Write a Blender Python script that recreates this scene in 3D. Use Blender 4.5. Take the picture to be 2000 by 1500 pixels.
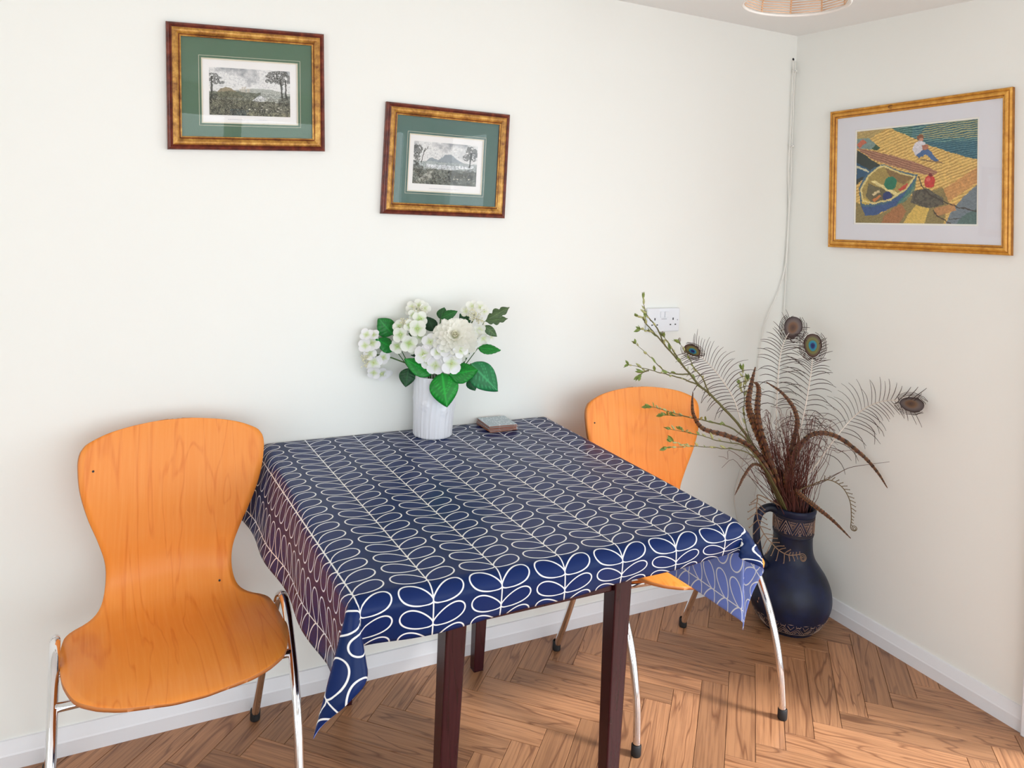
import bpy, math, random
import numpy as np
from mathutils import Vector, Matrix
from math import sin, cos, pi, radians, sqrt, atan2, hypot
rnd = random.Random(7)
for o in list(bpy.data.objects): bpy.data.objects.remove(o)
SC = bpy.context.scene; COL = SC.collection

# ------------------------------------------------------------------ camera, sky, exposure
CAM = Vector((-2.45314, -2.26309, 1.48233)); YAW = 0.48269; ROLL = 0.052; FPX = 1513.117; SHIFT = 362.054
fw = Vector((sin(YAW), cos(YAW), 0)); r0 = Vector((cos(YAW), -sin(YAW), 0)); u0 = Vector((0, 0, 1))
rt = r0*cos(ROLL) + u0*sin(ROLL); up = u0*cos(ROLL) - r0*sin(ROLL)
cd = bpy.data.cameras.new('camera'); cam = bpy.data.objects.new('camera', cd); COL.objects.link(cam)
cd.sensor_width = 36; cd.sensor_fit = 'HORIZONTAL'; cd.lens = FPX/2000*36; cd.shift_y = -SHIFT/2000
cd.clip_start = .05; cd.clip_end = 200
cam.matrix_world = Matrix(((rt.x, up.x, -fw.x, CAM.x), (rt.y, up.y, -fw.y, CAM.y), (rt.z, up.z, -fw.z, CAM.z), (0, 0, 0, 1)))
SC.camera = cam
SC.view_settings.view_transform = 'Standard'; SC.view_settings.look = 'None'
SC.view_settings.gamma = 1; SC.view_settings.use_curve_mapping = False
SC.view_settings.exposure = EXPO = -0.97
W = bpy.data.worlds.new('sky'); SC.world = W; W.use_nodes = True
SKY = 8.0
bg = W.node_tree.nodes['Background']; bg.inputs[0].default_value = (.86, .94, 1, 1); bg.inputs[1].default_value = SKY
def portal(name, loc, rot, sx, sy):
    l = bpy.data.lights.new(name, 'AREA'); l.shape = 'RECTANGLE'; l.size = sx; l.size_y = sy
    o = bpy.data.objects.new(name, l); COL.objects.link(o); o.location = loc; o.rotation_euler = rot
    l.cycles.is_portal = True
    return o
sl = bpy.data.lights.new('sun', 'SUN'); sl.energy = 10.0; sl.angle = radians(11); sl.color = (1, 1, 1)
so_ = bpy.data.objects.new('sun', sl); COL.objects.link(so_); so_.location = (4, -5, 5)
so_.rotation_euler = (-Vector((.7071*cos(radians(40)), -.7071*cos(radians(40)), sin(radians(40))))).to_track_quat('-Z', 'Y').to_euler()
# room: x from -XL to 0, y from -YF to 0
XL, YF, HC = 4.3, 3.9, 2.2
DOOR = (-3.8, -1.12, 0.0, 2.04)          # opening in right wall (y0,y1,z0,z1)
WIN = (-3.05, -0.2, 0.12, 2.05)          # opening in front wall (x0,x1,z0,z1)
LFILL = (-3.7, -1.5, 0.45, 2.05)          # added opening in left wall, brightens the right wall (y0,y1,z0,z1)
portal('door_portal', (.02, (DOOR[0]+DOOR[1])/2, 1.02), (0, radians(90), 0), 2.04, DOOR[1]-DOOR[0])
portal('window_portal', ((WIN[0]+WIN[1])/2, -YF-.02, (WIN[2]+WIN[3])/2), (radians(90), 0, 0), WIN[1]-WIN[0], WIN[3]-WIN[2])
portal('left_fill_portal', (-XL-.02, (LFILL[0]+LFILL[1])/2, (LFILL[2]+LFILL[3])/2), (0, radians(-90), 0), LFILL[3]-LFILL[2], LFILL[1]-LFILL[0])

def at(px, py, D=None, X=None, Y=None, Z=None):
    d = fw*FPX + rt*(px-1000) + up*(750-SHIFT-py)
    if D is not None: k = D/FPX
    elif X is not None: k = (X-CAM.x)/d.x
    elif Y is not None: k = (Y-CAM.y)/d.y
    else: k = (Z-CAM.z)/d.z
    return CAM + d*k

# ------------------------------------------------------------------ helpers
class MB:
    def __init__(s): s.v = []; s.f = []; s.m = []; s.uv = []; s.c = []
    def add(s, v, f, m=0, c=None):
        b = len(s.v); s.v += [tuple(p) for p in v]; s.f += [tuple(i+b for i in q) for q in f]
        s.m += [m]*len(f)
        if c is not None: s.c += list(c)
        return s
    def box(s, a, b, m=0):
        (x0, y0, z0), (x1, y1, z1) = a, b
        v = [(x0,y0,z0),(x1,y0,z0),(x1,y1,z0),(x0,y1,z0),(x0,y0,z1),(x1,y0,z1),(x1,y1,z1),(x0,y1,z1)]
        return s.add(v, [(0,3,2,1),(4,5,6,7),(0,1,5,4),(1,2,6,5),(2,3,7,6),(3,0,4,7)], m)
    def tube(s, path, rad, n=8, m=0, caps=True, c=None):
        P = [Vector(p) for p in path]; k = len(P)
        if not hasattr(rad, '__len__'): rad = [rad]*k
        T = [(P[min(i+1, k-1)]-P[max(i-1, 0)]).normalized() for i in range(k)]
        a = Vector((0, 0, 1)) if abs(T[0].z) < .9 else Vector((1, 0, 0))
        nx = T[0].cross(a).normalized(); v = []
        for i in range(k):
            nx = (nx - T[i]*nx.dot(T[i])); nx = nx.normalized() if nx.length > 1e-6 else T[i].orthogonal().normalized()
            ny = T[i].cross(nx)
            for j in range(n):
                t = 2*pi*j/n; v.append(P[i] + (nx*cos(t)+ny*sin(t))*rad[i])
        f = [(i*n+j, i*n+(j+1) % n, (i+1)*n+(j+1) % n, (i+1)*n+j) for i in range(k-1) for j in range(n)]
        if caps: f += [tuple(range(n-1, -1, -1)), tuple(range((k-1)*n, k*n))]
        cc = None
        if c is not None: cc = [q for q in c for _ in range(n)] if len(c) == k else [c]*len(v)
        return s.add(v, f, m, cc)
    def lathe(s, prof, n=48, m=0, org=(0, 0, 0), fn=None):
        v = []; k = len(prof)
        for i, (r, z) in enumerate(prof):
            for j in range(n):
                t = 2*pi*j/n; rr = r + (fn(t, z, r) if fn else 0)
                v.append((org[0]+rr*cos(t), org[1]+rr*sin(t), org[2]+z))
        f = [(i*n+j, i*n+(j+1) % n, (i+1)*n+(j+1) % n, (i+1)*n+j) for i in range(k-1) for j in range(n)]
        return s.add(v, f, m)
    def grid(s, nu, nv, fn, m=0, cf=None, wrap=False):
        v = []; c = [] if cf else None
        for j in range(nv):
            for i in range(nu):
                v.append(fn(i/(nu-1), j/(nv-1)))
                if cf: c.append(cf(i/(nu-1), j/(nv-1)))
        f = [(j*nu+i, j*nu+i+1, (j+1)*nu+i+1, (j+1)*nu+i) for j in range(nv-1) for i in range(nu-1)]
        return s.add(v, f, m, c)
    def mesh(s, name, mats, smooth=False):
        me = bpy.data.meshes.new(name); me.from_pydata([tuple(p) for p in s.v], [], s.f)
        for m in (mats if isinstance(mats, (list, tuple)) else [mats]): me.materials.append(m)
        if any(s.m): me.polygons.foreach_set('material_index', s.m)
        if smooth: me.polygons.foreach_set('use_smooth', [True]*len(me.polygons))
        if s.c:
            a = me.color_attributes.new('Col', 'FLOAT_COLOR', 'POINT')
            a.data.foreach_set('color', np.array([(q[0], q[1], q[2], 1) for q in s.c], dtype=np.float32).ravel())
        if s.uv:
            ul = me.uv_layers.new(name='UVMap'); li = np.zeros(len(me.loops), dtype=np.int32)
            me.loops.foreach_get('vertex_index', li)
            ul.data.foreach_set('uv', np.array(s.uv, dtype=np.float32)[li].ravel())
        me.update(); return me
    def build(s, name, mats, parent=None, smooth=False):
        return link(name, s.mesh(name, mats, smooth), parent)
def link(name, me, parent=None):
    o = bpy.data.objects.new(name, me); COL.objects.link(o)
    if parent: o.parent = parent
    return o
def thing(name, loc=(0, 0, 0), rz=0):
    o = bpy.data.objects.new(name, None); COL.objects.link(o); o.location = loc; o.rotation_euler = (0, 0, rz)
    o.empty_display_size = .05; return o
def tag(o, label=None, cat=None, group=None, kind=None):
    for k, q in (('label', label), ('category', cat), ('group', group), ('kind', kind)):
        if q: o[k] = q
    return o
def bevel(o, w=.002, n=2):
    b = o.modifiers.new('bevel', 'BEVEL'); b.width = w; b.segments = n; b.limit_method = 'ANGLE'; b.angle_limit = radians(40); return o
def autosmooth(o, ang=40):
    me = o.data; me.polygons.foreach_set('use_smooth', [True]*len(me.polygons))
    try: me.set_sharp_from_angle(angle=radians(ang))
    except Exception: pass
    return o
def cr(pts, n=8):
    p = [Vector(q) for q in pts]; p = [2*p[0]-p[1]] + p + [2*p[-1]-p[-2]]; out = []
    for i in range(1, len(p)-2):
        a, b, c, d = p[i-1:i+3]
        for k in range(n):
            t = k/n; out.append(.5*((2*b)+(-a+c)*t+(2*a-5*b+4*c-d)*t*t+(-a+3*b-3*c+d)*t**3))
    out.append(p[-2]); return out
def lerp_table(tab, x):
    if x <= tab[0][0]: return tab[0][1]
    for (a, p), (b, q) in zip(tab, tab[1:]):
        if x <= b: return p + (q-p)*(x-a)/(b-a)
    return tab[-1][1]

# ------------------------------------------------------------------ node expression helper
class S:
    def __init__(s, nt, sock): s.nt = nt; s.s = sock
    def _op(s, op, b=None, c=None, rev=False):
        n = s.nt.nodes.new('ShaderNodeMath'); n.operation = op
        args = [s, b, c]
        if rev: args[0], args[1] = args[1], args[0]
        for i, a in enumerate(args):
            if a is None: continue
            if isinstance(a, S): s.nt.links.new(a.s, n.inputs[i])
            else: n.inputs[i].default_value = a
        return S(s.nt, n.outputs[0])
    def __add__(s, b): return s._op('ADD', b)
    def __radd__(s, b): return s._op('ADD', b)
    def __sub__(s, b): return s._op('SUBTRACT', b)
    def __rsub__(s, b): return s._op('SUBTRACT', b, rev=True)
    def __mul__(s, b): return s._op('MULTIPLY', b)
    def __rmul__(s, b): return s._op('MULTIPLY', b)
    def __truediv__(s, b): return s._op('DIVIDE', b)
    def fract(s): return s._op('FRACT')
    def abs(s): return s._op('ABSOLUTE')
    def sqrt(s): return s._op('SQRT')
    def min(s, b): return s._op('MINIMUM', b)
    def max(s, b): return s._op('MAXIMUM', b)
    def lt(s, b): return s._op('LESS_THAN', b)
    def clamp(s):
        r = s._op('ADD', 0.0); r.s.node.use_clamp = True; return r
def newmat(name, color=(.8, .8, .8), rough=.5, metal=0, coat=0, spec=.5):
    m = bpy.data.materials.new(name); m.use_nodes = True; b = m.node_tree.nodes['Principled BSDF']
    b.inputs['Base Color'].default_value = (*color, 1); b.inputs['Roughness'].default_value = rough
    b.inputs['Metallic'].default_value = metal; b.inputs['Coat Weight'].default_value = coat
    b.inputs['Coat Roughness'].default_value = .15; b.inputs['Specular IOR Level'].default_value = spec
    return m
def nd(m, t, **kw):
    n = m.node_tree.nodes.new(t)
    for k, v in kw.items(): setattr(n, k, v)
    return n
def ln(m, a, b): m.node_tree.links.new(a, b)
def bsdf(m): return m.node_tree.nodes['Principled BSDF']
def ramp(m, fac, stops):
    r = nd(m, 'ShaderNodeValToRGB'); el = r.color_ramp.elements
    while len(el) < len(stops): el.new(.5)
    for e, (p, c) in zip(el, stops): e.position = p; e.color = (*c, 1)
    ln(m, fac, r.inputs[0]); return r.outputs[0]
def noise(m, vec, scale, detail=3, rough=.5, dist=0, mapscale=None):
    if mapscale:
        mp = nd(m, 'ShaderNodeMapping'); mp.inputs['Scale'].default_value = mapscale; ln(m, vec, mp.inputs[0]); vec = mp.outputs[0]
    n = nd(m, 'ShaderNodeTexNoise'); n.inputs['Scale'].default_value = scale; n.inputs['Detail'].default_value = detail
    n.inputs['Roughness'].default_value = rough; n.inputs['Distortion'].default_value = dist; ln(m, vec, n.inputs['Vector'])
    return n.outputs['Fac']
def bump(m, h, strength=.2, dist=.01):
    b = nd(m, 'ShaderNodeBump'); b.inputs['Strength'].default_value = strength; b.inputs['Distance'].default_value = dist
    ln(m, h, b.inputs['Height']); ln(m, b.outputs[0], bsdf(m).inputs['Normal']); return b
def mixc(m, fac, a, b, mode='MIX'):
    n = nd(m, 'ShaderNodeMix', data_type='RGBA', blend_type=mode)
    for i, q in ((0, fac), (6, a), (7, b)):
        if hasattr(q, 'is_linked'): ln(m, q, n.inputs[i])
        elif i == 0: n.inputs[0].default_value = q
        else: n.inputs[i].default_value = (*q, 1)
    return n.outputs[2]
def coords(m, which='Object'): return nd(m, 'ShaderNodeTexCoord').outputs[which]
def srgb(r, g, b):
    f = lambda c: (c/255/12.92) if c/255 <= .04045 else ((c/255+.055)/1.055)**2.4
    return (f(r), f(g), f(b))

# ------------------------------------------------------------------ materials
def m_paint(name, col, rough=.6, bs=.05, sc=60):
    m = newmat(name, col, rough); c = coords(m)
    n1 = noise(m, c, sc, 4); n2 = noise(m, c, 1.3, 2)
    ln(m, mixc(m, n2, tuple(q*.97 for q in col), tuple(min(1, q*1.02) for q in col)), bsdf(m).inputs['Base Color'])
    bump(m, n1, bs, .004); return m
WALL = m_paint('cream_wall_paint', (.862, .868, .825), .65)
CEIL = m_paint('ceiling_paint', (.87, .885, .875), .7)
GLOSSW = m_paint('white_gloss_paint', (.80, .80, .82), .3, .03, 40)
def m_wood(name, c1, c2, c3, rough=.35, coat=.2, scale=1.0, along=1, use='Object', rand=False, island=False):
    m = newmat(name, c1, rough, coat=coat); v = coords(m, use)
    if rand:
        if island: ri = nd(m, 'ShaderNodeNewGeometry').outputs['Random Per Island']
        else: ri = nd(m, 'ShaderNodeObjectInfo').outputs['Random']
        cb = nd(m, 'ShaderNodeCombineXYZ')
        for i, k in enumerate((13.7, 29.3, 7.1)):
            q = S(m.node_tree, ri)*k; ln(m, q.s, cb.inputs[i])
        ad = nd(m, 'ShaderNodeVectorMath', operation='ADD'); ln(m, v, ad.inputs[0]); ln(m, cb.outputs[0], ad.inputs[1]); v = ad.outputs[0]
    st = [9*scale, 9*scale, 9*scale]; st[along] = 1.1*scale
    st2 = [140*scale, 140*scale, 140*scale]; st2[along] = 5*scale
    big = noise(m, v, 1, 3, .5, .6, st); fine = noise(m, v, 1, 3, .6, 0, st2)
    rings = (S(m.node_tree, big)*9.0).fract(); rings = (rings-.5).abs()*2.0
    base = ramp(m, rings.s, [(0, c2), (.22, c1), (1, c1)])
    col = mixc(m, (S(m.node_tree, fine)-.42).__mul__(2.6).clamp().s, base, c3)
    if rand:
        hv = nd(m, 'ShaderNodeHueSaturation'); ln(m, col, hv.inputs['Color'])
        q = S(m.node_tree, ri)*.42+.80; ln(m, q.s, hv.inputs['Value']); col = hv.outputs[0]
    ln(m, col, bsdf(m).inputs['Base Color']); bump(m, fine, .06, .002); return m
PLANK = m_wood('oak_vinyl', srgb(178, 128, 90), srgb(126, 82, 54), srgb(126, 84, 58), .42, .1, 1.0, 0, 'Object', True)
PLANKS = m_wood('oak_vinyl_far', srgb(178, 128, 90), srgb(126, 82, 54), srgb(126, 84, 58), .42, .1, 1.0, 0, 'UV', True, True)
BEECH = m_wood('orange_beech_veneer', srgb(238, 144, 58), srgb(226, 126, 44), srgb(242, 154, 72), .42, .08, 1.0, 1, 'UV')
BEECHE = newmat('beech_ply_edge', srgb(196, 120, 60), .5)
MAHOG = None
MAHOG = m_wood('dark_mahogany', (.034, .005, .008), (.022, .003, .004), (.045, .008, .010), .26, .12, 1.5, 2)
bsdf(BEECH).inputs['Specular IOR Level'].default_value = .3
bsdf(MAHOG).inputs['Specular IOR Level'].default_value = .3
CHROME = newmat('chrome', (.80, .80, .82), .07, 1)
RUBBER = newmat('black_rubber', (.012, .012, .013), .6)
WHITEP = newmat('white_plastic', (.82, .84, .88), .3)
DARKH = newmat('dark_hole', (.02, .02, .025), .7)
GREYP = newmat('grey_plastic', (.45, .46, .5), .4)
def m_attr(name, rough=.6, spec=.3, coat=0, bn=0):
    m = newmat(name, (.5, .5, .5), rough, coat=coat, spec=spec); a = nd(m, 'ShaderNodeVertexColor'); a.layer_name = 'Col'
    ln(m, a.outputs[0], bsdf(m).inputs['Base Color'])
    if bn: bump(m, noise(m, coords(m), bn, 3), .2, .001)
    return m
PRINT = m_attr('printed_paper', .8, .2)
LEAFM = m_attr('leaf_green', .4, .4)
FEATHER = m_attr('feather', .55, .4)
PETALM = m_attr('petal', .65, .3); PETALC = m_attr('chrysanthemum_petal', .65, .2)
for mm in (PETALM, LEAFM):
    try: bsdf(mm).inputs['Subsurface Weight'].default_value = 0.0
    except Exception: pass
def translucent(m, f):
    nt = m.node_tree; out = [n for n in nt.nodes if n.type == 'OUTPUT_MATERIAL'][0]; t = nd(m, 'ShaderNodeBsdfTranslucent'); mx = nd(m, 'ShaderNodeMixShader'); mx.inputs[0].default_value = f
    ln(m, bsdf(m).inputs['Base Color'].links[0].from_socket, t.inputs[0]); ln(m, bsdf(m).outputs[0], mx.inputs[1]); ln(m, t.outputs[0], mx.inputs[2]); ln(m, mx.outputs[0], out.inputs[0])
translucent(PETALM, .2); translucent(PETALC, .45); translucent(LEAFM, .15)
def m_glass():
    m = bpy.data.materials.new('picture_glass'); m.use_nodes = True; nt = m.node_tree; nt.nodes.clear()
    o = nd(m, 'ShaderNodeOutputMaterial'); t = nd(m, 'ShaderNodeBsdfTransparent'); g = nd(m, 'ShaderNodeBsdfGlossy'); g.inputs['Roughness'].default_value = .01
    lw = nd(m, 'ShaderNodeLayerWeight'); lw.inputs[0].default_value = .5; mx = nd(m, 'ShaderNodeMixShader')
    fr = S(nt, lw.outputs['Facing'])._op('POWER', 5.0)*.96+.022
    ln(m, fr.s, mx.inputs[0]); ln(m, t.outputs[0], mx.inputs[1]); ln(m, g.outputs[0], mx.inputs[2]); ln(m, mx.outputs[0], o.inputs[0])
    return m
GLASS = m_glass()

# ------------------------------------------------------------------ room shell
def struct(o): o['kind'] = 'structure'; return o
struct(MB().box((-XL, 0, 0), (0.12, .12, HC)).build('wall_back', WALL))
b = MB()
y0, y1, z0, z1 = DOOR
b.box((0, y1, 0), (.12, 0, HC)); b.box((0, -YF, 0), (.12, y0, HC)); b.box((0, y0, z1), (.12, y1, HC))
struct(b.build('wall_right', WALL))
x0, x1, wz0, wz1 = WIN
b = MB(); b.box((-XL, -YF-.12, 0), (x0, -YF, HC)); b.box((x1, -YF-.12, 0), (.12, -YF, HC)); b.box((x0, -YF-.12, 0), (x1, -YF, wz0)); b.box((x0, -YF-.12, wz1), (x1, -YF, HC))
struct(b.build('wall_front', WALL))
ly0, ly1, lz0, lz1 = LFILL
b = MB(); b.box((-XL-.12, ly1, 0), (-XL, .12, HC)); b.box((-XL-.12, -YF-.12, 0), (-XL, ly0, HC)); b.box((-XL-.12, ly0, 0), (-XL, ly1, lz0)); b.box((-XL-.12, ly0, lz1), (-XL, ly1, HC))
struct(b.build('wall_left', WALL))
struct(MB().box((-XL-.12, -YF-.12, HC), (.12, .12, HC+.1)).build('ceiling', CEIL))
PATIO = m_paint('patio_paving', (.52, .50, .47), .8, .2, 8)
struct(MB().box((.121, -14, -.12), (16, 8, -.02)).build('ground_patio', PATIO))
# skirting boards: vertical lower face, chamfered upper face
def skirt(name, p, q, nrm):
    prof = [(0, 0), (.016, 0), (.016, .036), (.014, .040), (.005, .0685), (0, .0695)]
    p, q, n = Vector(p), Vector(q), Vector(nrm); b = MB()
    v = [p + n*a + Vector((0, 0, z)) for a, z in prof] + [q + n*a + Vector((0, 0, z)) for a, z in prof]
    k = len(prof); b.add(v, [(i, (i+1) % k, k+(i+1) % k, k+i) for i in range(k)] + [tuple(range(k-1, -1, -1)), tuple(range(k, 2*k))])
    return struct(b.build(name, GLOSSW))
skirt('baseboard_back', (-XL, 0, 0), (0, 0, 0), (0, -1, 0))
skirt('baseboard_right', (0, -.0165, 0), (0, -.989, 0), (-1, 0, 0))
skirt('baseboard_left', (-XL, -YF, 0), (-XL, -.0165, 0), (1, 0, 0))
# patio door: architrave, frame, two glazed leaves
d1 = thing('door_1', (0, 0, 0)); struct(d1)
b = MB(); b.box((-.03, y1, 0), (0, y1+.131, 2.1)); bevel(b.build('architrave', GLOSSW, d1), .004)
b = MB(); b.box((-.02, y0-.1, 0), (0, y0, 2.1)); bevel(b.build('architrave', GLOSSW, d1), .004)
b = MB(); b.box((-.02, y0, z1), (0, y1, 2.1)); bevel(b.build('architrave', GLOSSW, d1), .004)
MB().box((0, y0, -.02), (.12, y1, .004)).build('threshold', GLOSSW, d1)
lw3 = (y1-y0)/3
for a, c in [(y0+k*lw3+.002, y0+(k+1)*lw3-.002) for k in range(3)]:
    lf = MB().box((.04, a, .005), (.09, a+.07, z1-.005)).box((.04, c-.07, .005), (.09, c, z1-.005)).box((.04, a+.07, .005), (.09, c-.07, .12)).box((.04, a+.07, z1-.08), (.09, c-.07, z1-.005)).build('door_leaf', WHITEP, d1)
    MB().box((.06, a+.07, .12), (.066, c-.07, z1-.08)).build('pane', GLASS, lf)
w1 = thing('window_1', (0, 0, 0)); struct(w1)
xm = (x0+x1)/2
for a, c in ((x0+.002, xm-.001), (xm+.001, x1-.002)):
    lf = MB().box((a, -YF-.09, wz0+.002), (a+.06, -YF-.04, wz1-.002)).box((c-.06, -YF-.09, wz0+.002), (c, -YF-.04, wz1-.002)).box((a+.06, -YF-.09, wz0+.002), (c-.06, -YF-.04, wz0+.062)).box((a+.06, -YF-.09, wz1-.062), (c-.06, -YF-.04, wz1-.002)).build('window_frame', WHITEP, w1)
    MB().box((a+.06, -YF-.068, wz0+.062), (c-.06, -YF-.062, wz1-.062)).build('pane', GLASS, lf)
w2 = thing('added_fill_window', (0, 0, 0)); struct(w2); ym = (ly0+ly1)/2  # unseen window added in the left wall to light the right wall
for a, c in ((ly0+.002, ym-.001), (ym+.001, ly1-.002)):
    lf = MB().box((-XL-.09, a, lz0+.002), (-XL-.04, a+.06, lz1-.002)).box((-XL-.09, c-.06, lz0+.002), (-XL-.04, c, lz1-.002)).box((-XL-.09, a+.06, lz0+.002), (-XL-.04, c-.06, lz0+.062)).box((-XL-.09, a+.06, lz1-.062), (-XL-.04, c-.06, lz1-.002)).build('window_frame', WHITEP, w2)
    MB().box((-XL-.068, a+.06, lz0+.062), (-XL-.062, c-.06, lz1-.062)).build('pane', GLASS, lf)
# herringbone floor
fl = struct(MB().box((-XL, -YF, -.06), (.12, 0, -.004)).build('floor', newmat('dark_subfloor', srgb(70, 42, 28), .9)))
PW, PL = .08, .40; FX, FY = -.721, -.755; R2 = sqrt(2)
def clip(poly, ax, v, keep_less):
    out = []
    for i in range(len(poly)):
        a, b_ = poly[i], poly[(i+1) % len(poly)]
        ia = (a[ax] <= v) == keep_less; ib = (b_[ax] <= v) == keep_less
        if ia: out.append(a)
        if ia != ib:
            t = (v-a[ax])/(b_[ax]-a[ax]); out.append((a[0]+(b_[0]-a[0])*t, a[1]+(b_[1]-a[1])*t))
    return out
near = []; far = MB()
G = .0006
pm = {}
for k in range(-60, 70):
    for t in range(-12, 14):
        for kind in (0, 1):
            if kind == 0: a = (k*PW+t*PL, -k*PW+t*PL, PL, PW)
            else: a = (k*PW+PL+t*PL, -k*PW+t*PL, PW, PL)
            p0, q0, lp, lq = a
            cs = [(p0+G, q0+G), (p0+lp-G, q0+G), (p0+lp-G, q0+lq-G), (p0+G, q0+lq-G)]
            w = [((p-q)/R2+FX, (p+q)/R2+FY) for p, q in cs]
            poly = w
            for ax, v, kl in ((0, 0, True), (0, -XL, False), (1, 0, True), (1, -YF, False)):
                poly = clip(poly, ax, v, kl)
                if len(poly) < 3: break
            if len(poly) < 3: continue
            cx = sum(q[0] for q in w)/4; cy = sum(q[1] for q in w)/4
            ang = radians(45 if kind == 0 else 135)
            if cx > -2.75 and cy > -1.45: near.append((poly, cx, cy, ang))
            else:
                n = len(poly); ca, sa = cos(ang), sin(ang)
                far.v += [(x, y, 0) for x, y in poly] + [(x, y, -.004) for x, y in poly]
                bse = len(far.v)-2*n
                far.f += [tuple(range(bse, bse+n))] + [(bse+i, bse+n+i, bse+n+(i+1) % n, bse+(i+1) % n) for i in range(n)]
                far.m += [0]*(n+1)
                far.uv += [((x-cx)*ca+(y-cy)*sa, -(x-cx)*sa+(y-cy)*ca) for x, y in poly]*2
full = None
for poly, cx, cy, ang in near:
    ca, sa = cos(ang), sin(ang)
    loc = [((x-cx)*ca+(y-cy)*sa, -(x-cx)*sa+(y-cy)*ca) for x, y in poly]
    isfull = len(loc) == 4 and max(abs(q[0]) for q in loc) > PL/2-.002 and min(abs(q[0]) for q in loc) > PL/2-.002
    if isfull and full: me = full
    else:
        n = len(loc); bb = MB()
        e = .0008
        ins = [(x-math.copysign(min(e, abs(x)), x), y-math.copysign(min(e, abs(y)), y)) for x, y in loc]
        bb.add([(x, y, 0) for x, y in ins] + [(x, y, -.0008) for x, y in loc] + [(x, y, -.004) for x, y in loc],
               [tuple(range(n))] + [(i, n+i, n+(i+1) % n, (i+1) % n) for i in range(n)] + [(n+i, 2*n+i, 2*n+(i+1) % n, n+(i+1) % n) for i in range(n)])
        me = bb.mesh('plank', PLANK)
        if isfull: full = me
    o = link('plank', me, fl); o.location = (cx, cy, 0); o.rotation_euler = (0, 0, ang)
tag(far.build('plank_field', PLANKS, fl), kind='stuff')

# ------------------------------------------------------------------ chairs
PROF = [(-.525,.425),(-.50,.436),(-.44,.444),(-.35,.442),(-.25,.433),(-.18,.432),(-.125,.447),(-.09,.483),(-.075,.53),(-.07,.60),(-.06,.70),(-.042,.80),(-.022,.875)]
PD = cr([(0, y, z) for y, z in PROF], 20); PS = [0]
for a_, b_ in zip(PD, PD[1:]): PS.append(PS[-1]+(b_-a_).length)
OUT = [(.008,0),(.0085,.03),(.012,.055),(.024,.118),(.035,.147),(.05,.174),(.083,.207),(.145,.227),(.20,.234),(.26,.2365),(.31,.2355),(.345,.231),(.36,.225),(.372,.212),(.388,.182),(.41,.161),(.44,.150),(.48,.1455),(.52,.149),(.57,.165),(.635,.191),(.70,.210),(.757,.217),(.785,.2155),(.80,.209),(.812,.197),(.827,.162),(.836,.125),(.842,.085),(.846,.045),(.847,0)]
OW = cr([(s, w, 0) for s, w in OUT], 6)
def half_w(s): return max(0.0, lerp_table([(p.x, p.y) for p in OW], s))
def prof_at(s):
    for i in range(len(PS)-1):
        if s <= PS[i+1]:
            t = (s-PS[i])/(PS[i+1]-PS[i]); return PD[i].lerp(PD[i+1], t)
    return PD[-1]
def make_shell():
    tab = [(p.x, p.y) for p in OW]
    ss = sorted(set([round(.0081+(.8468-.0081)*i/110, 5) for i in range(111)] + [round(.0081+.03*(i/14)**2, 5) for i in range(15)] + [round(.8469-.05*(i/18)**2, 5) for i in range(19)]))
    b = MB(); nu = 25
    for s in ss:
        w = max(.002, lerp_table(tab, s)); p = prof_at(s)
        e = .004*math.exp(-((s-.02)/.02)**2)
        for i in range(nu):
            u = (2*i/(nu-1)-1); x = u*w
            k = max(0, min(1, (s-.40)/.15)); k = k*k*(3-2*k)
            dish = .55*x*x*k                                   # back wraps forward at its edges
            dz = -.12*x*x*(1-k)
            b.v.append((x, p.y-dish, p.z+dz)); b.uv.append((x, s))
    n = len(ss)
    b.f = [(j*nu+i, j*nu+i+1, (j+1)*nu+i+1, (j+1)*nu+i) for j in range(n-1) for i in range(nu-1)]; b.m = [0]*len(b.f)
    return b.mesh('seat_shell', [BEECH, BEECHE], True)
SHELL = make_shell()
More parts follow.
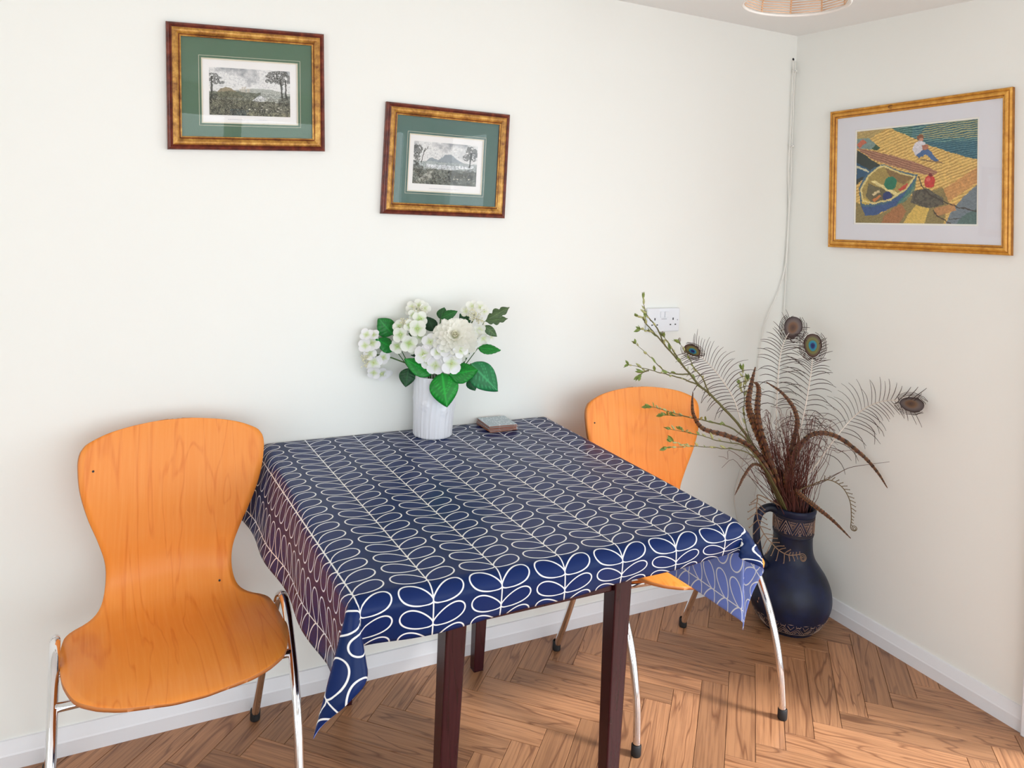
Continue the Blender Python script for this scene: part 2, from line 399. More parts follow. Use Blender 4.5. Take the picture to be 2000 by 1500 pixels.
def make_chair():
    t = thing('plywood_chair')
    sh = link('seat_shell', SHELL, t)
    so = sh.modifiers.new('ply', 'SOLIDIFY'); so.thickness = .010; so.offset = 1 if False else -1; so.material_offset_rim = 1
    R = .0108
    half = [(0, .012), (-.05, .122), (-.105, .245), (-.155, .355), (-.19, .425), (-.215, .449), (-.245, .456), (-.285, .442), (-.335, .400), (-.393, .343), (-.45, .258), (-.492, .146), (-.506, .06), (-.509, .012)]
    for sx in (-1, 1):
        pk = cr([(sx*(.247-.004*sin(pi*min(1, z/.46))), y, z) for y, z in half], 6); k = len(pk)//2
        top = max(range(len(pk)), key=lambda i: pk[i].z)
        MB().tube(pk[:top+1], R, 14).build('rear_leg', CHROME, t, True)
        MB().tube(pk[top:], R, 14).build('front_leg', CHROME, t, True)
        for y, nm in ((0, 1), (-.509, 1)):
            MB().lathe([(0, 0), (.0125, 0), (.0138, .004), (.0138, .028), (.0112, .031)], 18, 0, (sx*.247, y, 0)).build('rubber_foot', RUBBER, t, True)
        MB().tube([(sx*.243, -.306, .424), (sx*.222, -.306, .414), (sx*.15, -.306, .414)], .006, 10).build('seat_mount', CHROME, t, True)
        MB().tube([(sx*.15, -.16, .385), (sx*.15, -.18, .415), (sx*.15, -.25, .418), (sx*.15, -.36, .412), (sx*.15, -.368, .380)], .007, 10).build('seat_support', CHROME, t, True)
    MB().tube([(-.243, -.358, .380), (.243, -.358, .380)], .0095, 12).build('crossbar', CHROME, t, True)
    MB().tube([(-.243, -.167, .378), (.243, -.167, .378)], .0095, 12).build('crossbar', CHROME, t, True)
    for x, s in ((-.185, .745), (.115, .43)):
        p = prof_at(s)
        o = MB().lathe([(0, .0012), (.0025, .001), (.0028, 0)], 10).build('screw', DARKH, t); k = 1 if s > .5 else .2
        o.location = (x, p.y-.55*x*x*k-.0005, p.z); o.rotation_euler = (radians(80 if s > .5 else 60), 0, 0)
    return t
def copy_tree(o, parent=None):
    c = o.copy(); COL.objects.link(c); c.parent = parent
    for ch in list(o.children): copy_tree(ch, c)
    return c
ch1 = make_chair(); ch2 = copy_tree(ch1)
ch1.location = (-2.266, -.066, 0); ch1.rotation_euler = (0, 0, radians(1.5))
ch2.location = (-.819, -.122, 0); ch2.rotation_euler = (0, 0, radians(-6))
tag(ch1, 'orange plywood chair with chrome legs, its whole seat in view left of the table', 'chair', 'plywood chairs beside the table')
tag(ch2, 'orange plywood chair half hidden behind the table, next to the dark floor vase', 'chair', 'plywood chairs beside the table')

# ------------------------------------------------------------------ table
TX0, TX1, TY0, TY1, TZ = -2.010, -1.110, -.905, -.008, .748
tb = thing('dining_table', ((TX0+TX1)/2, (TY0+TY1)/2, 0)); to = tb.location
tag(tb, 'small square dark mahogany table standing against the wall under the blue cloth', 'table')
def tpart(name, b, bv=.003):
    o = b.build(name, MAHOG, tb); o.location = -to; bevel(o, bv); return o
tpart('table_top', MB().box((TX0+.004, TY0+.004, TZ-.022), (TX1-.004, TY1, TZ-.002)))
LX = (-1.772, -1.352); LY = (-.795, -.088)
for x in LX:
    for y in LY:
        b = MB(); a, c = .0235, .0165; sx = 1 if x < -1.5 else -1; sy = 1 if y < -.5 else -1
        # tapered leg, square in plan, taper on the inner faces
        def ring(h, z): return [(x-h, y-h, z), (x+h, y-h, z), (x+h, y+h, z), (x-h, y+h, z)]
        v = ring(a, TZ-.024) + ring(a, TZ-.14) + ring(c, .004) + ring(c-.003, 0)
        b.add(v, [(0, 1, 2, 3)[::-1]] + [(i*4+j, i*4+4+j, i*4+4+(j+1) % 4, i*4+(j+1) % 4) for i in range(3) for j in range(4)] + [(12, 13, 14, 15)])
        b.f = [tuple(reversed(f)) for f in b.f]
        tpart('leg', b)
az0, az1 = TZ-.160, TZ-.024
tpart('apron', MB().box((LX[0]+.0235, LY[0]-.012, az0), (LX[1]-.0235, LY[0]+.010, az1)))
tpart('apron', MB().box((LX[0]+.0235, LY[1]-.010, az0), (LX[1]-.0235, LY[1]+.012, az1)))
tpart('apron', MB().box((LX[0]-.010, LY[0]+.0235, az0), (LX[0]+.012, LY[1]-.0235, az1)))
tpart('apron', MB().box((LX[1]-.012, LY[0]+.0235, az0), (LX[1]+.010, LY[1]-.0235, az1)))

# ------------------------------------------------------------------ tablecloth
def m_cloth(name, bgc, line, rough, coat):
    m = newmat(name, bgc, rough, coat=coat); nt = m.node_tree
    sp = nd(m, 'ShaderNodeSeparateXYZ'); ln(m, coords(m, 'UV'), sp.inputs[0]); x = S(nt, sp.outputs[0]); y = S(nt, sp.outputs[1])
    PU, PV = .1437, .0465; a, bb, th = .0345, .0172, radians(23)
    u = x + (y+.45)*.033 + 1.894
    ur = ((u*(1/PU)+100.5).fract()-.5)*PU; au = ur.abs()
    vr = ((y+.854+.006)*(1/PV)+100.0).fract()*PV-.006
    X = au*cos(th)+vr*sin(th); Y = vr*cos(th)-au*sin(th)
    be = (X*(.55/(2*a))+.72)*bb
    gx = (X-a)*(1/a); gy = Y/be
    F = (gx*gx+gy*gy).sqrt()
    hx = gx*(1/a); hy = gy/be
    dist = (F-1.0)*F/((hx*hx+hy*hy).sqrt()+1e-5)
    d = dist.abs().min(au+.0001)
    lw = .00145
    fac = (((lw+.0003)-d)*(1/.0006)).clamp()
    inside = F.lt(1.0)
    c0 = mixc(m, inside.s, bgc, tuple(q*k for q, k in zip(bgc, (.95, 1.0, 1.15))))
    ln(m, mixc(m, fac.s, c0, line), bsdf(m).inputs['Base Color'])
    bump(m, noise(m, coords(m, 'UV'), 900, 2), .05, .0006); bsdf(m).inputs['Specular IOR Level'].default_value = .13
    return m
CL1 = m_cloth('navy_oilcloth', (.006, .019, .085), (.78, .78, .76), .27, 0)
CL2 = m_cloth('oilcloth_reverse_backlit', (.20, .27, .62), (.82, .84, .86), .7, 0)  # reverse side, its pale blue includes daylight glowing through the cloth
aL, aR, bF = .215, .265, .112; RB = .026
def hang(rho, r=RB):
    if rho < r*pi/2: return r*sin(rho/r), r*(1-cos(rho/r))
    return r, r+(rho-r*pi/2)
def btab(tab, phi):
    p = [Vector((a, bx, by)) for a, bx, by in tab]; q = cr(p, 6)
    return Vector((lerp_table([(w.x, w.y) for w in q], phi), lerp_table([(w.x, w.z) for w in q], phi)))
BL = [(0,0,0),(14,-.10,.0),(28,-.26,-.10),(40,-.08,-.32),(50,.14,-.34),(60,.20,-.14),(70,.08,.04),(80,.0,.02),(90,0,0)]
BR = [(0,.18,0),(12,.20,.05),(23,.22,.09),(35,.28,-.06),(46,.345,-.24),(58,.41,-.40),(66,.17,-.36),(76,-.22,-.10),(84,-.06,-.02),(90,0,0)]
def gsoft(r):
    g = max(0, r-.02); return g if g < .07 else .07+.25*(g-.07)
def cloth(U, V):
    """flat cloth coordinates (metres, room x/y) -> draped position"""
    dx = TX0-U if U < TX0 else (U-TX1 if U > TX1 else 0); sx = -1 if U < TX0 else 1
    dy = TY0-V if V < TY0 else 0
    cx = min(max(U, TX0), TX1); cy = max(V, TY0)
    if dx == 0 and dy == 0:
        return Vector((U, V, TZ+.0025+.0008*sin(U*9)*sin(V*7)))
    if dy == 0:
        h, d = hang(dx); e = max(0, dx-.03)/.185
        t = (TY1-V)/(TY1-TY0)                # 0 at the wall, 1 at the front
        fl_ = lerp_table([(0, .05), (.25, .03), (.55, .012), (.85, -.004), (1, 0)], t) if sx < 0 else lerp_table([(0, .0), (.5, .010), (1, .0)], t)
        if sx > 0: return Vector((cx+h+lerp_table([(0, .0), (.5, .08), (1, .18)], t)*gsoft(dx)+.004*sin(V*14)*min(1, e)*sin(pi*t), cy, TZ+.0025-d+.004*t))
        wv = .006*sin(V*19+1)*e if sx < 0 else .005*sin(V*14)*e
        return Vector((cx+sx*(h+fl_*e*1.0+wv), cy, TZ+.0025-d+abs(fl_)*.25*e))
    if dx == 0:
        h, d = hang(dy, .03); e = max(0, dy-.04)/.07
        c = (U-TX0)/(TX1-TX0)
        rec = .016*math.exp(-(c/.08)**2)
        wv = -.006*e*e + .003*e*sin(U*23)
        return Vector((U, cy-(h+wv-rec*e), TZ+.0025-d+.030*e*c))
    rho = hypot(dx, dy); phi = math.degrees(atan2(dy, dx)); c, s = dx/rho, dy/rho
    h, d = hang(rho, RB+(.03-RB)*s); B = btab(BL if sx < 0 else BR, phi); g = max(0, rho-.02)
    if sx > 0: g = gsoft(rho)
    e0 = max(0, dy-.04)/.07*s**6; rec = .016*e0 if sx < 0 else 0
    e1 = max(0, dx-.03)/.185*c**6
    return Vector((cx+sx*h*c+B.x*g, cy-h*s+B.y*g+rec, TZ+.0025-d+min(.03, .12*B.length*g)+(.030*e0 if sx > 0 else 0)))
st = .0075; xs = [TX0-aL+i*(TX1-TX0+aL+aR)/176 for i in range(177)]; ys = [TY0-bF+i*(TY1-TY0+bF)/136 for i in range(137)]
b = MB()
for V in ys:
    for U in xs: b.v.append(tuple(cloth(U, V))); b.uv.append((U, V))
nu = len(xs); b.f = [(j*nu+i, j*nu+i+1, (j+1)*nu+i+1, (j+1)*nu+i) for j in range(len(ys)-1) for i in range(nu-1)]; b.m = [0]*len(b.f)
tc = b.build('tablecloth', [CL1, CL2], None, True)
so = tc.modifiers.new('thickness', 'SOLIDIFY'); so.thickness = .0012; so.offset = -1; so.material_offset = 1; so.material_offset_rim = 1
tag(tc, 'navy blue oilcloth printed with white leaf stems, draped over the table', 'tablecloth')

# ------------------------------------------------------------------ coasters
def m_coaster():
    m = newmat('coaster_top', (.5, .56, .60), .35); c = coords(m)
    v = nd(m, 'ShaderNodeTexVoronoi'); v.inputs['Scale'].default_value = 110; ln(m, c, v.inputs['Vector'])
    ln(m, mixc(m, S(m.node_tree, v.outputs['Distance']).lt(.28).s, (.36, .43, .47), (.72, .76, .78)), bsdf(m).inputs['Base Color']); return m
COT = m_coaster(); CORK = newmat('coaster_edge', srgb(150, 84, 52), .7)
cpos = ['bottom coaster of the square stack lying on the blue cloth', 'second coaster from the bottom of the square stack', 'middle coaster of the square stack beside the white vase', 'second coaster from the top of the square stack', 'top coaster of the square stack with grey dotted face showing']
for i in range(5):
    b = MB().box((-.049, -.049, 0), (.049, .049, .0028)); o = b.build('coaster', CORK); o.location = (-1.312+rnd.uniform(-.003, .003), -.064+rnd.uniform(-.002, .002), TZ+.0036+i*.0036); o.rotation_euler = (0, 0, radians(rnd.uniform(-3, 3)))
    bevel(o, .001, 1)
    MB().box((-.0485, -.0485, .0028), (.0485, .0485, .0035)).build('printed_face', COT, o)
    tag(o, cpos[i], 'coaster', 'square coasters stacked on the table')

# ------------------------------------------------------------------ wall socket
sk = thing('wall_socket', (-.621, -.002, 1.0665)); tag(sk, 'white double wall socket with two switches between, above the second chair', 'socket')
b = MB().box((-.0735, -.014, -.043), (.0735, 0, .043)); bevel(b.build('face_plate', WHITEP, sk), .004, 3)
for sx in (-1, 1):
    o = MB().box((sx*.010-.0085, -.0185, .010), (sx*.010+.0085, -.013, .032)).build('switch', WHITEP, sk); bevel(o, .0015)
    for ax, az, w, h in ((0, .004, .0022, .0042), (-.0115, -.017, .0032, .0022), (.0115, -.017, .0032, .0022)):
        MB().box((sx*.042+ax-w, -.0146, az-h), (sx*.042+ax+w, -.0130, az+h)).build('pin_hole', DARKH, sk)
    MB().lathe([(0, .0006), (.0024, .0004), (.0026, 0)], 12).build('screw', GREYP, sk)
    o = [c for c in sk.children if c.name.startswith('screw') and c.location.length == 0][0]; o.location = (sx*.0625, -.0142, 0); o.rotation_euler = (radians(90), 0, 0)
MB().box((-.012, -.0147, .003), (.012, -.0135, .0055)).build('painted_shadow_gap', GREYP, sk)  # grey strip standing in for the shade line below the switches

# ------------------------------------------------------------------ cables in the corner
CABM = newmat('cream_cable', (.80, .79, .74), .55)
A = lambda px, py, Y=-.012: at(px, py, Y=Y)
def fixin(ps): return [Vector((min(p.x, -.008), min(p.y, -.006), p.z)) for p in ps]
ca = fixin([A(1549, 118), A(1549, 140), A(1547, 180), A(1545, 230), A(1542.5, 285), A(1540.5, 330), A(1541, 380), A(1540, 430), A(1537, 480), A(1532, 530), A(1518, 575), A(1502, 610), A(1490, 650), A(1482, 700), A(1477, 760), A(1470, 830), A(1452, 900), A(1436, 960), A(1438, 1000), A(1452, 1060), A(1470, 1130)])
cb_ = fixin([A(1553.5, 120), A(1553, 140), A(1550.5, 180), A(1549, 230), A(1546.5, 285), A(1545.5, 310), A(1549, 350), A(1550, 400), A(1548.5, 470), A(1545, 530), A(1538, 590), A(1530, 650), A(1522, 720), A(1512, 800), A(1495, 890), A(1475, 960), A(1470, 1040), A(1480, 1120)])
tag(MB().tube(cr(ca, 5), .0024, 8).build('cable', CABM, None, True), 'thin cream cable hanging down the corner, swinging out left onto the wall', 'cable', 'thin cables in the room corner')
tag(MB().tube(cr(cb_, 5), .0024, 8).build('cable', CABM, None, True), 'thin cream cable hanging down the corner, right one of the pair', 'cable', 'thin cables in the room corner')
for (px, py), lb in (((1551, 139), 'small cream cable clip high in the corner near the ceiling'), ((1544.5, 285), 'small cream cable clip level with the framed boat picture')):
    p = A(px, py, -.006); p.x = min(p.x, -.012)
    o = MB().box((-.009, -.010, -.004), (.008, .004, .004)).build('cable_clip', CABM); o.location = p; bevel(o, .001)
    MB().lathe([(0, .002), (.002, .0015), (.0025, 0)], 10).build('clip_nail', GREYP, o); o.children[0].location = (-.005, -.010, 0); o.children[0].rotation_euler = (radians(90), 0, 0)
    tag(o, lb, 'clip')
# hole the cables come out of
p = A(1549.5, 116, -.0005)
o = MB().lathe([(0, .001), (.005, .001), (.006, 0)], 14).build('cable_hole', DARKH); o.location = (min(p.x, -.013), -.0005, p.z); o.rotation_euler = (radians(90), 0, 0); tag(o, 'small dark hole in the wall where the cables come out', 'hole')

# ------------------------------------------------------------------ pendant lamp shade
SHW = newmat('white_wire', (.85, .84, .80), .4); RAT = newmat('pale_rattan_string', srgb(240, 206, 176), .7); RAT2 = newmat('tan_rattan_wrap', srgb(222, 178, 138), .7)
lp = thing('pendant_lamp', (-.962, -.876, 2.003)); tag(lp, 'pale woven string pendant lamp shade hanging from the ceiling', 'lamp')
LR = .126; NR = 10
def lrad(z): return lerp_table([(0, LR), (.03, LR*.985), (.08, LR*.86), (.12, LR*.62), (.13, LR*.45)], z)
MB().tube([(LR*cos(2*pi*i/60), LR*sin(2*pi*i/60), 0) for i in range(61)], .0042, 8, 0, False).build('rim', SHW, lp, True)
MB().tube([(LR*.45*cos(2*pi*i/40), LR*.45*sin(2*pi*i/40), .13) for i in range(41)], .002, 8, 0, False).build('top_ring', SHW, lp, True)
sb = MB(); r0_ = radians(12)
for i in range(NR):
    t = r0_+2*pi*i/NR
    MB().tube([(lrad(z)*cos(t), lrad(z)*sin(t), z) for z in [.13*k/14 for k in range(15)]], .0022, 8).build('rib', RAT2, lp, True)
    t2 = r0_+2*pi*(i+1)/NR
    z = .006
    while z < .125:
        for dz in (0,):
            sb.tube([(lrad(z)*cos(t), lrad(z)*sin(t), z), (lrad(z)*cos(t2), lrad(z)*sin(t2), z)], .0016 if z < .05 else .0018, 6)
        z += .0065 if z < .045 else .0035
tag(sb.build('string_weave', RAT, lp, True), kind='stuff')
for i in range(3):
    t = radians(30+120*i); MB().tube([(LR*.45*cos(t), LR*.45*sin(t), .13), (.018*cos(t), .018*sin(t), .125)], .0015, 6).build('spider_arm', SHW, lp)
MB().lathe([(0, .075), (.016, .077), (.02, .10), (.019, .135), (.008, .15)], 20).build('lamp_holder', WHITEP, lp, True)
MB().lathe([(0, .015), (.018, .022), (.03, .042), (.026, .06), (.014, .078)], 20).build('bulb', newmat('frosted_bulb', (.85, .85, .83), .4), lp, True)
MB().tube([(0, 0, .145), (0, 0, HC-2.003-.02)], .003, 8).build('flex', WHITEP, lp, True)
MB().lathe([(.006, HC-2.003-.035), (.035, HC-2.003-.02), (.04, HC-2.003)], 24).build('ceiling_rose', WHITEP, lp, True)

# ------------------------------------------------------------------ framed pictures
def vnoise(h, w, cell, seed):
    r = np.random.RandomState(seed); gh, gw = int(h/cell)+3, int(w/cell)+3; g = r.rand(gh, gw)
    y = np.arange(h)/cell; x = np.arange(w)/cell; yi = y.astype(int); xi = x.astype(int)
    fy = (y-yi)[:, None]; fx = (x-xi)[None, :]; fy = fy*fy*(3-2*fy); fx = fx*fx*(3-2*fx)
    a = g[yi][:, xi]; b = g[yi][:, xi+1]; c = g[yi+1][:, xi]; d = g[yi+1][:, xi+1]
    return (a*(1-fx)+b*fx)*(1-fy)+(c*(1-fx)+d*fx)*fy
def fbm(h, w, cell, seed, o=4):
    s = 0; a = 1; t = 0
    for i in range(o): s = s+a*vnoise(h, w, max(cell, 1.01), seed+i); t += a; a *= .55; cell /= 2
    return s/t
def inpoly(X, Y, P):
    m = np.zeros(X.shape, bool); n = len(P)
    for i in range(n):
        x1_, y1_ = P[i]; x2, y2 = P[(i+1) % n]
        c = ((y1_ > Y) != (y2 > Y)) & (X < (x2-x1_)*(Y-y1_)/((y2-y1_) if y2 != y1_ else 1e-9)+x1_)
        m ^= c
    return m
def L3(c): return np.array(srgb(*c))
def engraving(h, w, kind):
    Y, X = np.mgrid[0:h, 0:w]; X = X/(w-1); Y = Y/(h-1)
    wx, wy = fbm(h, w, 12, 50+kind)-.5, fbm(h, w, 12, 60+kind)-.5; X = X+wx*.03; Y = Y+wy*.035
    n = fbm(h, w, 26, 3+kind); n2 = fbm(h, w, 7, 11+kind); n3 = np.random.RandomState(5+kind).rand(h, w); cl = fbm(h, w, 40, 31+kind)
    img = np.ones((h, w, 3))*L3((226, 226, 224))
    def put(mask, col, a=1.0):
        mm = (mask*a)[..., None]; img[:] = img*(1-mm)+np.array(col)*mm
    put(np.clip((cl-.48)*3.2, 0, 1)*(Y < .38), L3((128, 132, 138)), .85)
    put((np.abs(n2-.5) < .04)*(Y < .4), L3((150, 152, 156)), .5)
    if kind == 0:
        put((Y > .44+.05*np.sin(X*6+1)+.03*n)*1.0, L3((168, 172, 164)), .9)
        hill = inpoly(X, Y, [(.05, .62), (.12, .45), (.2, .40), (.27, .43), (.33, .5), (.42, .62)]); put(hill*1.0, L3((142, 128, 98)), .9)
        for cx_, w_, h_ in ((.40, .012, .10), (.43, .012, .11), (.47, .018, .07), (.37, .01, .06)):
            put(((np.abs(X-cx_) < w_) & (Y > .49-h_) & (Y < .52))*1.0, L3((196, 190, 176)), .9)
        put((Y > .50+.07*(n-.5))*1.0*(X < .62), L3((104, 108, 92)), .85)
        put(inpoly(X, Y, [(.52, .66), (.60, .56), (.70, .60), (.67, .70), (.55, .70)])*1.0, L3((228, 230, 232)), .95)
        put((Y > .68+.08*(n-.5))*1.0, L3((92, 92, 76)), .85)
        put(((Y > .86) & (X > .25) & (X < .48))*1.0, L3((70, 92, 100)), .6)
        put((Y > .93-.02*n)*1.0*(X > .45), L3((140, 138, 112)), .7)
        trees = [((.04, .22), .10, .09), ((.10, .30), .08, .06), ((.80, .14), .11, .10), ((.90, .18), .12, .13), ((.86, .05), .10, .06), ((.74, .22), .06, .06)]
        trunks = [((.03, .2), (.02, .75), .012), ((.88, .2), (.90, .62), .014), ((.94, .2), (.95, .62), .01)]
        bush = [(.03, .62, .07), (.92, .68, .09), (.98, .6, .06)]
    else:
        put(inpoly(X, Y, [(.15, .5), (.28, .36), (.38, .42), (.5, .28), (.58, .26), (.68, .38), (.8, .46), (.8, .6), (.15, .6)])*1.0, L3((140, 150, 156)), .9)
        put((Y > .46)*1.0, L3((176, 184, 182)), .9)
        put(inpoly(X, Y, [(.2, .52), (.6, .54), (.95, .50), (.95, .56), (.5, .66), (.2, .6)])*1.0, L3((222, 226, 228)), .95)
        put((Y > .64+.10*(n-.5))*1.0, L3((92, 98, 92)), .88)
        put((inpoly(X, Y, [(.2, .75), (.32, .62), (.28, .85), (.1, 1), (0, 1)]))*1.0, L3((190, 190, 180)), .7)
        trees = [((.05, .2), .08, .12), ((.04, .42), .06, .16), ((.9, .14), .09, .10), ((.84, .30), .08, .08), ((.95, .28), .07, .12)]
        trunks = [((.17, .15), (.12, .5), .006), ((.15, .25), (.22, .1), .005), ((.9, .2), (.88, .55), .012)]
        bush = [(.05, .62, .10), (.6, .7, .06), (.85, .72, .1), (.72, .78, .08)]
    dk = L3((58, 60, 54))
    for (cx_, cy_), rx, ry in trees:
        d = ((X-cx_)/rx)**2+((Y-cy_)/ry)**2
        put(((d < 1.0+1.4*(n2-.5)) & (n3 > .18) & (n2 > .36))*1.0, dk, .85)
    for (ax, ay), (bx, by), w_ in trunks:
        t = np.clip(((X-ax)*(bx-ax)+(Y-ay)*(by-ay))/((bx-ax)**2+(by-ay)**2), 0, 1)
        put((np.hypot(X-ax-t*(bx-ax), Y-ay-t*(by-ay)) < w_)*1.0, dk, .9)
    for cx_, cy_, r_ in bush: put((((X-cx_)**2+(Y-cy_)**2 < r_**2*(1+2*(n2-.5))) & (n3 > .2))*1.0, dk, .8)
    fg = np.clip((Y-.55)*4, 0, 1)
    put(((n2 > .54) & (Y > .5))*fg, dk, .75); put(((n3 > .86) & (Y > .6))*1.0, L3((186, 182, 160)), .6); put(((n3 < .12) & (Y > .45))*1.0, L3((40, 42, 38)), .7)
    for k in range(9 if kind == 0 else 5):
        r_ = np.random.RandomState(k); cx_, cy_ = .45+.45*r_.rand(), .78+.1*r_.rand(); put(((((X-cx_)/.012)**2+((Y-cy_)/.012)**2) < 1)*1.0, L3((220, 216, 200)), .8)
    lum = fbm(h, w, 6, 77+kind, 3); land = np.clip((Y-.40)*6, 0, 1)
    img *= (1+land*(1.5*(lum-.5)+.7*(n3-.5))+(1-land)*.10*(n3-.5))[..., None]
    rows = .5+.5*np.sin(Y*h*1.9+4*n); img *= (1-.14*land*rows)[..., None]
    return np.clip(img, .01, 1)
def pastel(h, w):
    Y, X = np.mgrid[0:h, 0:w]; u = X/(w-1); v = Y/(h-1)
    X = 303+935*u; top = 460-88*u; bot = 1165+23*u; Y = top+v*(bot-top)      # work in sketch units
    X0s, Y0s = X.copy(), Y.copy(); X = X+16*(fbm(h, w, 16, 70)-.5)+9*(fbm(h, w, 3, 80, 2)-.5); Y = Y+16*(fbm(h, w, 16, 90)-.5)+9*(fbm(h, w, 3, 95, 2)-.5)
    n = fbm(h, w, 22, 1); n2 = fbm(h, w, 5, 2); st1 = vnoise(h, w, 3, 9)
    # pastel strokes along the planks and waves
    def strokes(ang, freq, seed, jitter=.8):
        c, s = cos(ang), sin(ang); q = (-X0s*s+Y0s*c)*freq+jitter*n*2+fbm(h, w, 14, seed, 2)*.55
        return .5+.5*np.sin(q*2*pi)
    img = np.ones((h, w, 3))*L3((214, 176, 98))
    def put(mask, col, a=1.0):
        mm = (mask*a)[..., None]; img[:] = img*(1-mm)+np.array(L3(col))*mm
    s1 = strokes(radians(-23), .045, 5, .15); put(s1 > .62, (236, 204, 128), .8); put(s1 < .2, (172, 128, 70), .65)
    put((n > .56)*1.0, (226, 190, 110), .4)
    put(inpoly(X, Y, [(1020, 900), (1240, 740), (1240, 860), (1040, 1010), (980, 960)])*1.0, (200, 140, 88), .75)
    put(inpoly(X, Y, [(303, 440), (560, 430), (420, 520), (303, 560)])*1.0, (176, 156, 104), .8)
    sea = inpoly(X, Y, [(560, 425), (830, 395), (1245, 360), (1245, 690), (1080, 640), (900, 575), (740, 500)])
    put(sea*1.0, (74, 120, 128)); wv = strokes(radians(-8), .06, 15, .5)
    put(sea & (wv > .62), (122, 162, 150), .9); put(sea & (wv < .25), (36, 84, 104), .85)
    put(sea & (X+Y*.9 > 1250) & (Y < 520) & (wv > .5), (176, 172, 120), .8); put(sea & (Y > 545) & (wv > .35), (40, 92, 122), .6); put(sea & (X < 760) & (wv < .5), (52, 96, 72), .7)
    # shore shadow bottom, wet slip
    put(inpoly(X, Y, [(303, 1000), (520, 1100), (760, 960), (1000, 900), (1040, 1010), (1000, 1200), (303, 1200)])*1.0, (134, 122, 80), .9)
    put(inpoly(X, Y, [(700, 1170), (800, 1030), (900, 1060), (860, 1200)])*1.0, (222, 188, 98), .95)
    put(inpoly(X, Y, [(540, 1120), (680, 1020), (730, 1080), (650, 1200), (520, 1180)])*1.0, (176, 116, 74), .85)
    put(inpoly(X, Y, [(1240, 870), (1240, 1200), (1010, 1200), (1060, 1080), (1150, 960)])*1.0, (112, 128, 140), .95)
    put(inpoly(X, Y, [(1240, 1060), (1240, 1200), (1080, 1200), (1140, 1120)])*1.0, (84, 112, 104), .8)
    put(inpoly(X, Y, [(930, 1060), (1080, 1020), (1090, 1080), (960, 1120)])*1.0, (196, 142, 92), .9)
    net = inpoly(X, Y, [(770, 930), (880, 900), (1000, 980), (1010, 1030), (900, 1060), (760, 1010)]); put(net*1.0, (104, 98, 84)); put(net & (n2 > .52), (70, 66, 60), .8)
    # back boats
    put(inpoly(X, Y, [(303, 600), (470, 700), (520, 730), (420, 800), (303, 870)])*1.0, (58, 66, 62))
    put(inpoly(X, Y, [(303, 700), (440, 770), (400, 800), (303, 830)])*1.0, (54, 92, 122)); put(inpoly(X, Y, [(303, 722), (430, 772), (425, 782), (303, 740)])*1.0, (210, 208, 176))
    put(inpoly(X, Y, [(303, 520), (400, 510), (470, 560), (440, 600), (303, 590)])*1.0, (128, 152, 146)); put(inpoly(X, Y, [(303, 560), (360, 520), (390, 545), (330, 590)])*1.0, (196, 110, 84)); put(inpoly(X, Y, [(430, 600), (470, 560), (510, 590), (480, 610)])*1.0, (66, 92, 72))
    # main boat: hull, gunwale, inside
    hull = [(325, 900), (380, 800), (470, 730), (540, 715), (680, 770), (810, 795), (760, 930), (640, 1040), (480, 1105), (390, 1110), (350, 1040)]
    put(inpoly(X, Y, hull)*1.0, (78, 108, 126))
    put(inpoly(X, Y, [(350, 1040), (390, 1110), (480, 1105), (640, 1040), (780, 900), (800, 830), (690, 950), (560, 1020), (430, 1045)])*1.0, (66, 92, 138)); put(inpoly(X, Y, [(640, 1030), (800, 830), (790, 920), (700, 1010)])*1.0, (74, 128, 116), .8)
    ins = [(345, 910), (400, 815), (480, 745), (540, 730), (680, 785), (785, 815), (720, 905), (600, 985), (460, 1020), (370, 1000)]
    put(inpoly(X, Y, ins)*1.0, (168, 146, 84)); put(inpoly(X, Y, [(545, 735), (690, 790), (780, 815), (700, 870), (600, 830)])*1.0, (132, 104, 68), .85)
    put(inpoly(X, Y, [(410, 860), (520, 900), (650, 950), (560, 1005), (430, 1010), (390, 950)])*1.0, (88, 88, 76), .8)
    put(inpoly(X, Y, [(430, 845), (460, 838), (670, 945), (650, 965)])*1.0, (232, 216, 150)); put(inpoly(X, Y, [(350, 960), (430, 1000), (420, 1030), (360, 1020)])*1.0, (206, 178, 90))
    put((((X-595)/52)**2+((Y-862)/52)**2 < 1)*1.0, (46, 124, 96)); put(inpoly(X, Y, [(655, 910), (720, 862), (740, 870), (690, 940)])*1.0, (196, 80, 66))
    put((((X-570)/40)**2+((Y-962)/35)**2 < 1)*1.0, (52, 66, 116)); put(inpoly(X, Y, [(440, 990), (500, 955), (520, 965), (460, 1010)])*1.0, (206, 128, 70))
    put(inpoly(X, Y, [(440, 940), (500, 915), (510, 930), (450, 960)])*1.0, (214, 196, 150))
    for e in (0, 1):
        for a_, b_ in zip(ins, ins[1:]+ins[:1]):
            t = np.clip(((X-a_[0])*(b_[0]-a_[0])+(Y-a_[1])*(b_[1]-a_[1]))/((b_[0]-a_[0])**2+(b_[1]-a_[1])**2), 0, 1)
            put((np.hypot(X-a_[0]-t*(b_[0]-a_[0]), Y-a_[1]-t*(b_[1]-a_[1])) < 7)*1.0, (222, 206, 140), .8)
    # plank pontoon
    put(inpoly(X, Y, [(320, 590), (430, 610), (640, 655), (830, 715), (960, 775), (930, 808), (860, 800), (640, 735), (480, 690), (340, 620)])*1.0, (150, 104, 84)); s2 = strokes(radians(17), .06, 25, .2)
    put(inpoly(X, Y, [(320, 590), (430, 610), (640, 655), (830, 715), (960, 775), (930, 808), (860, 800), (640, 735), (480, 690), (340, 620)]) & (s2 > .6), (188, 142, 112), .8)
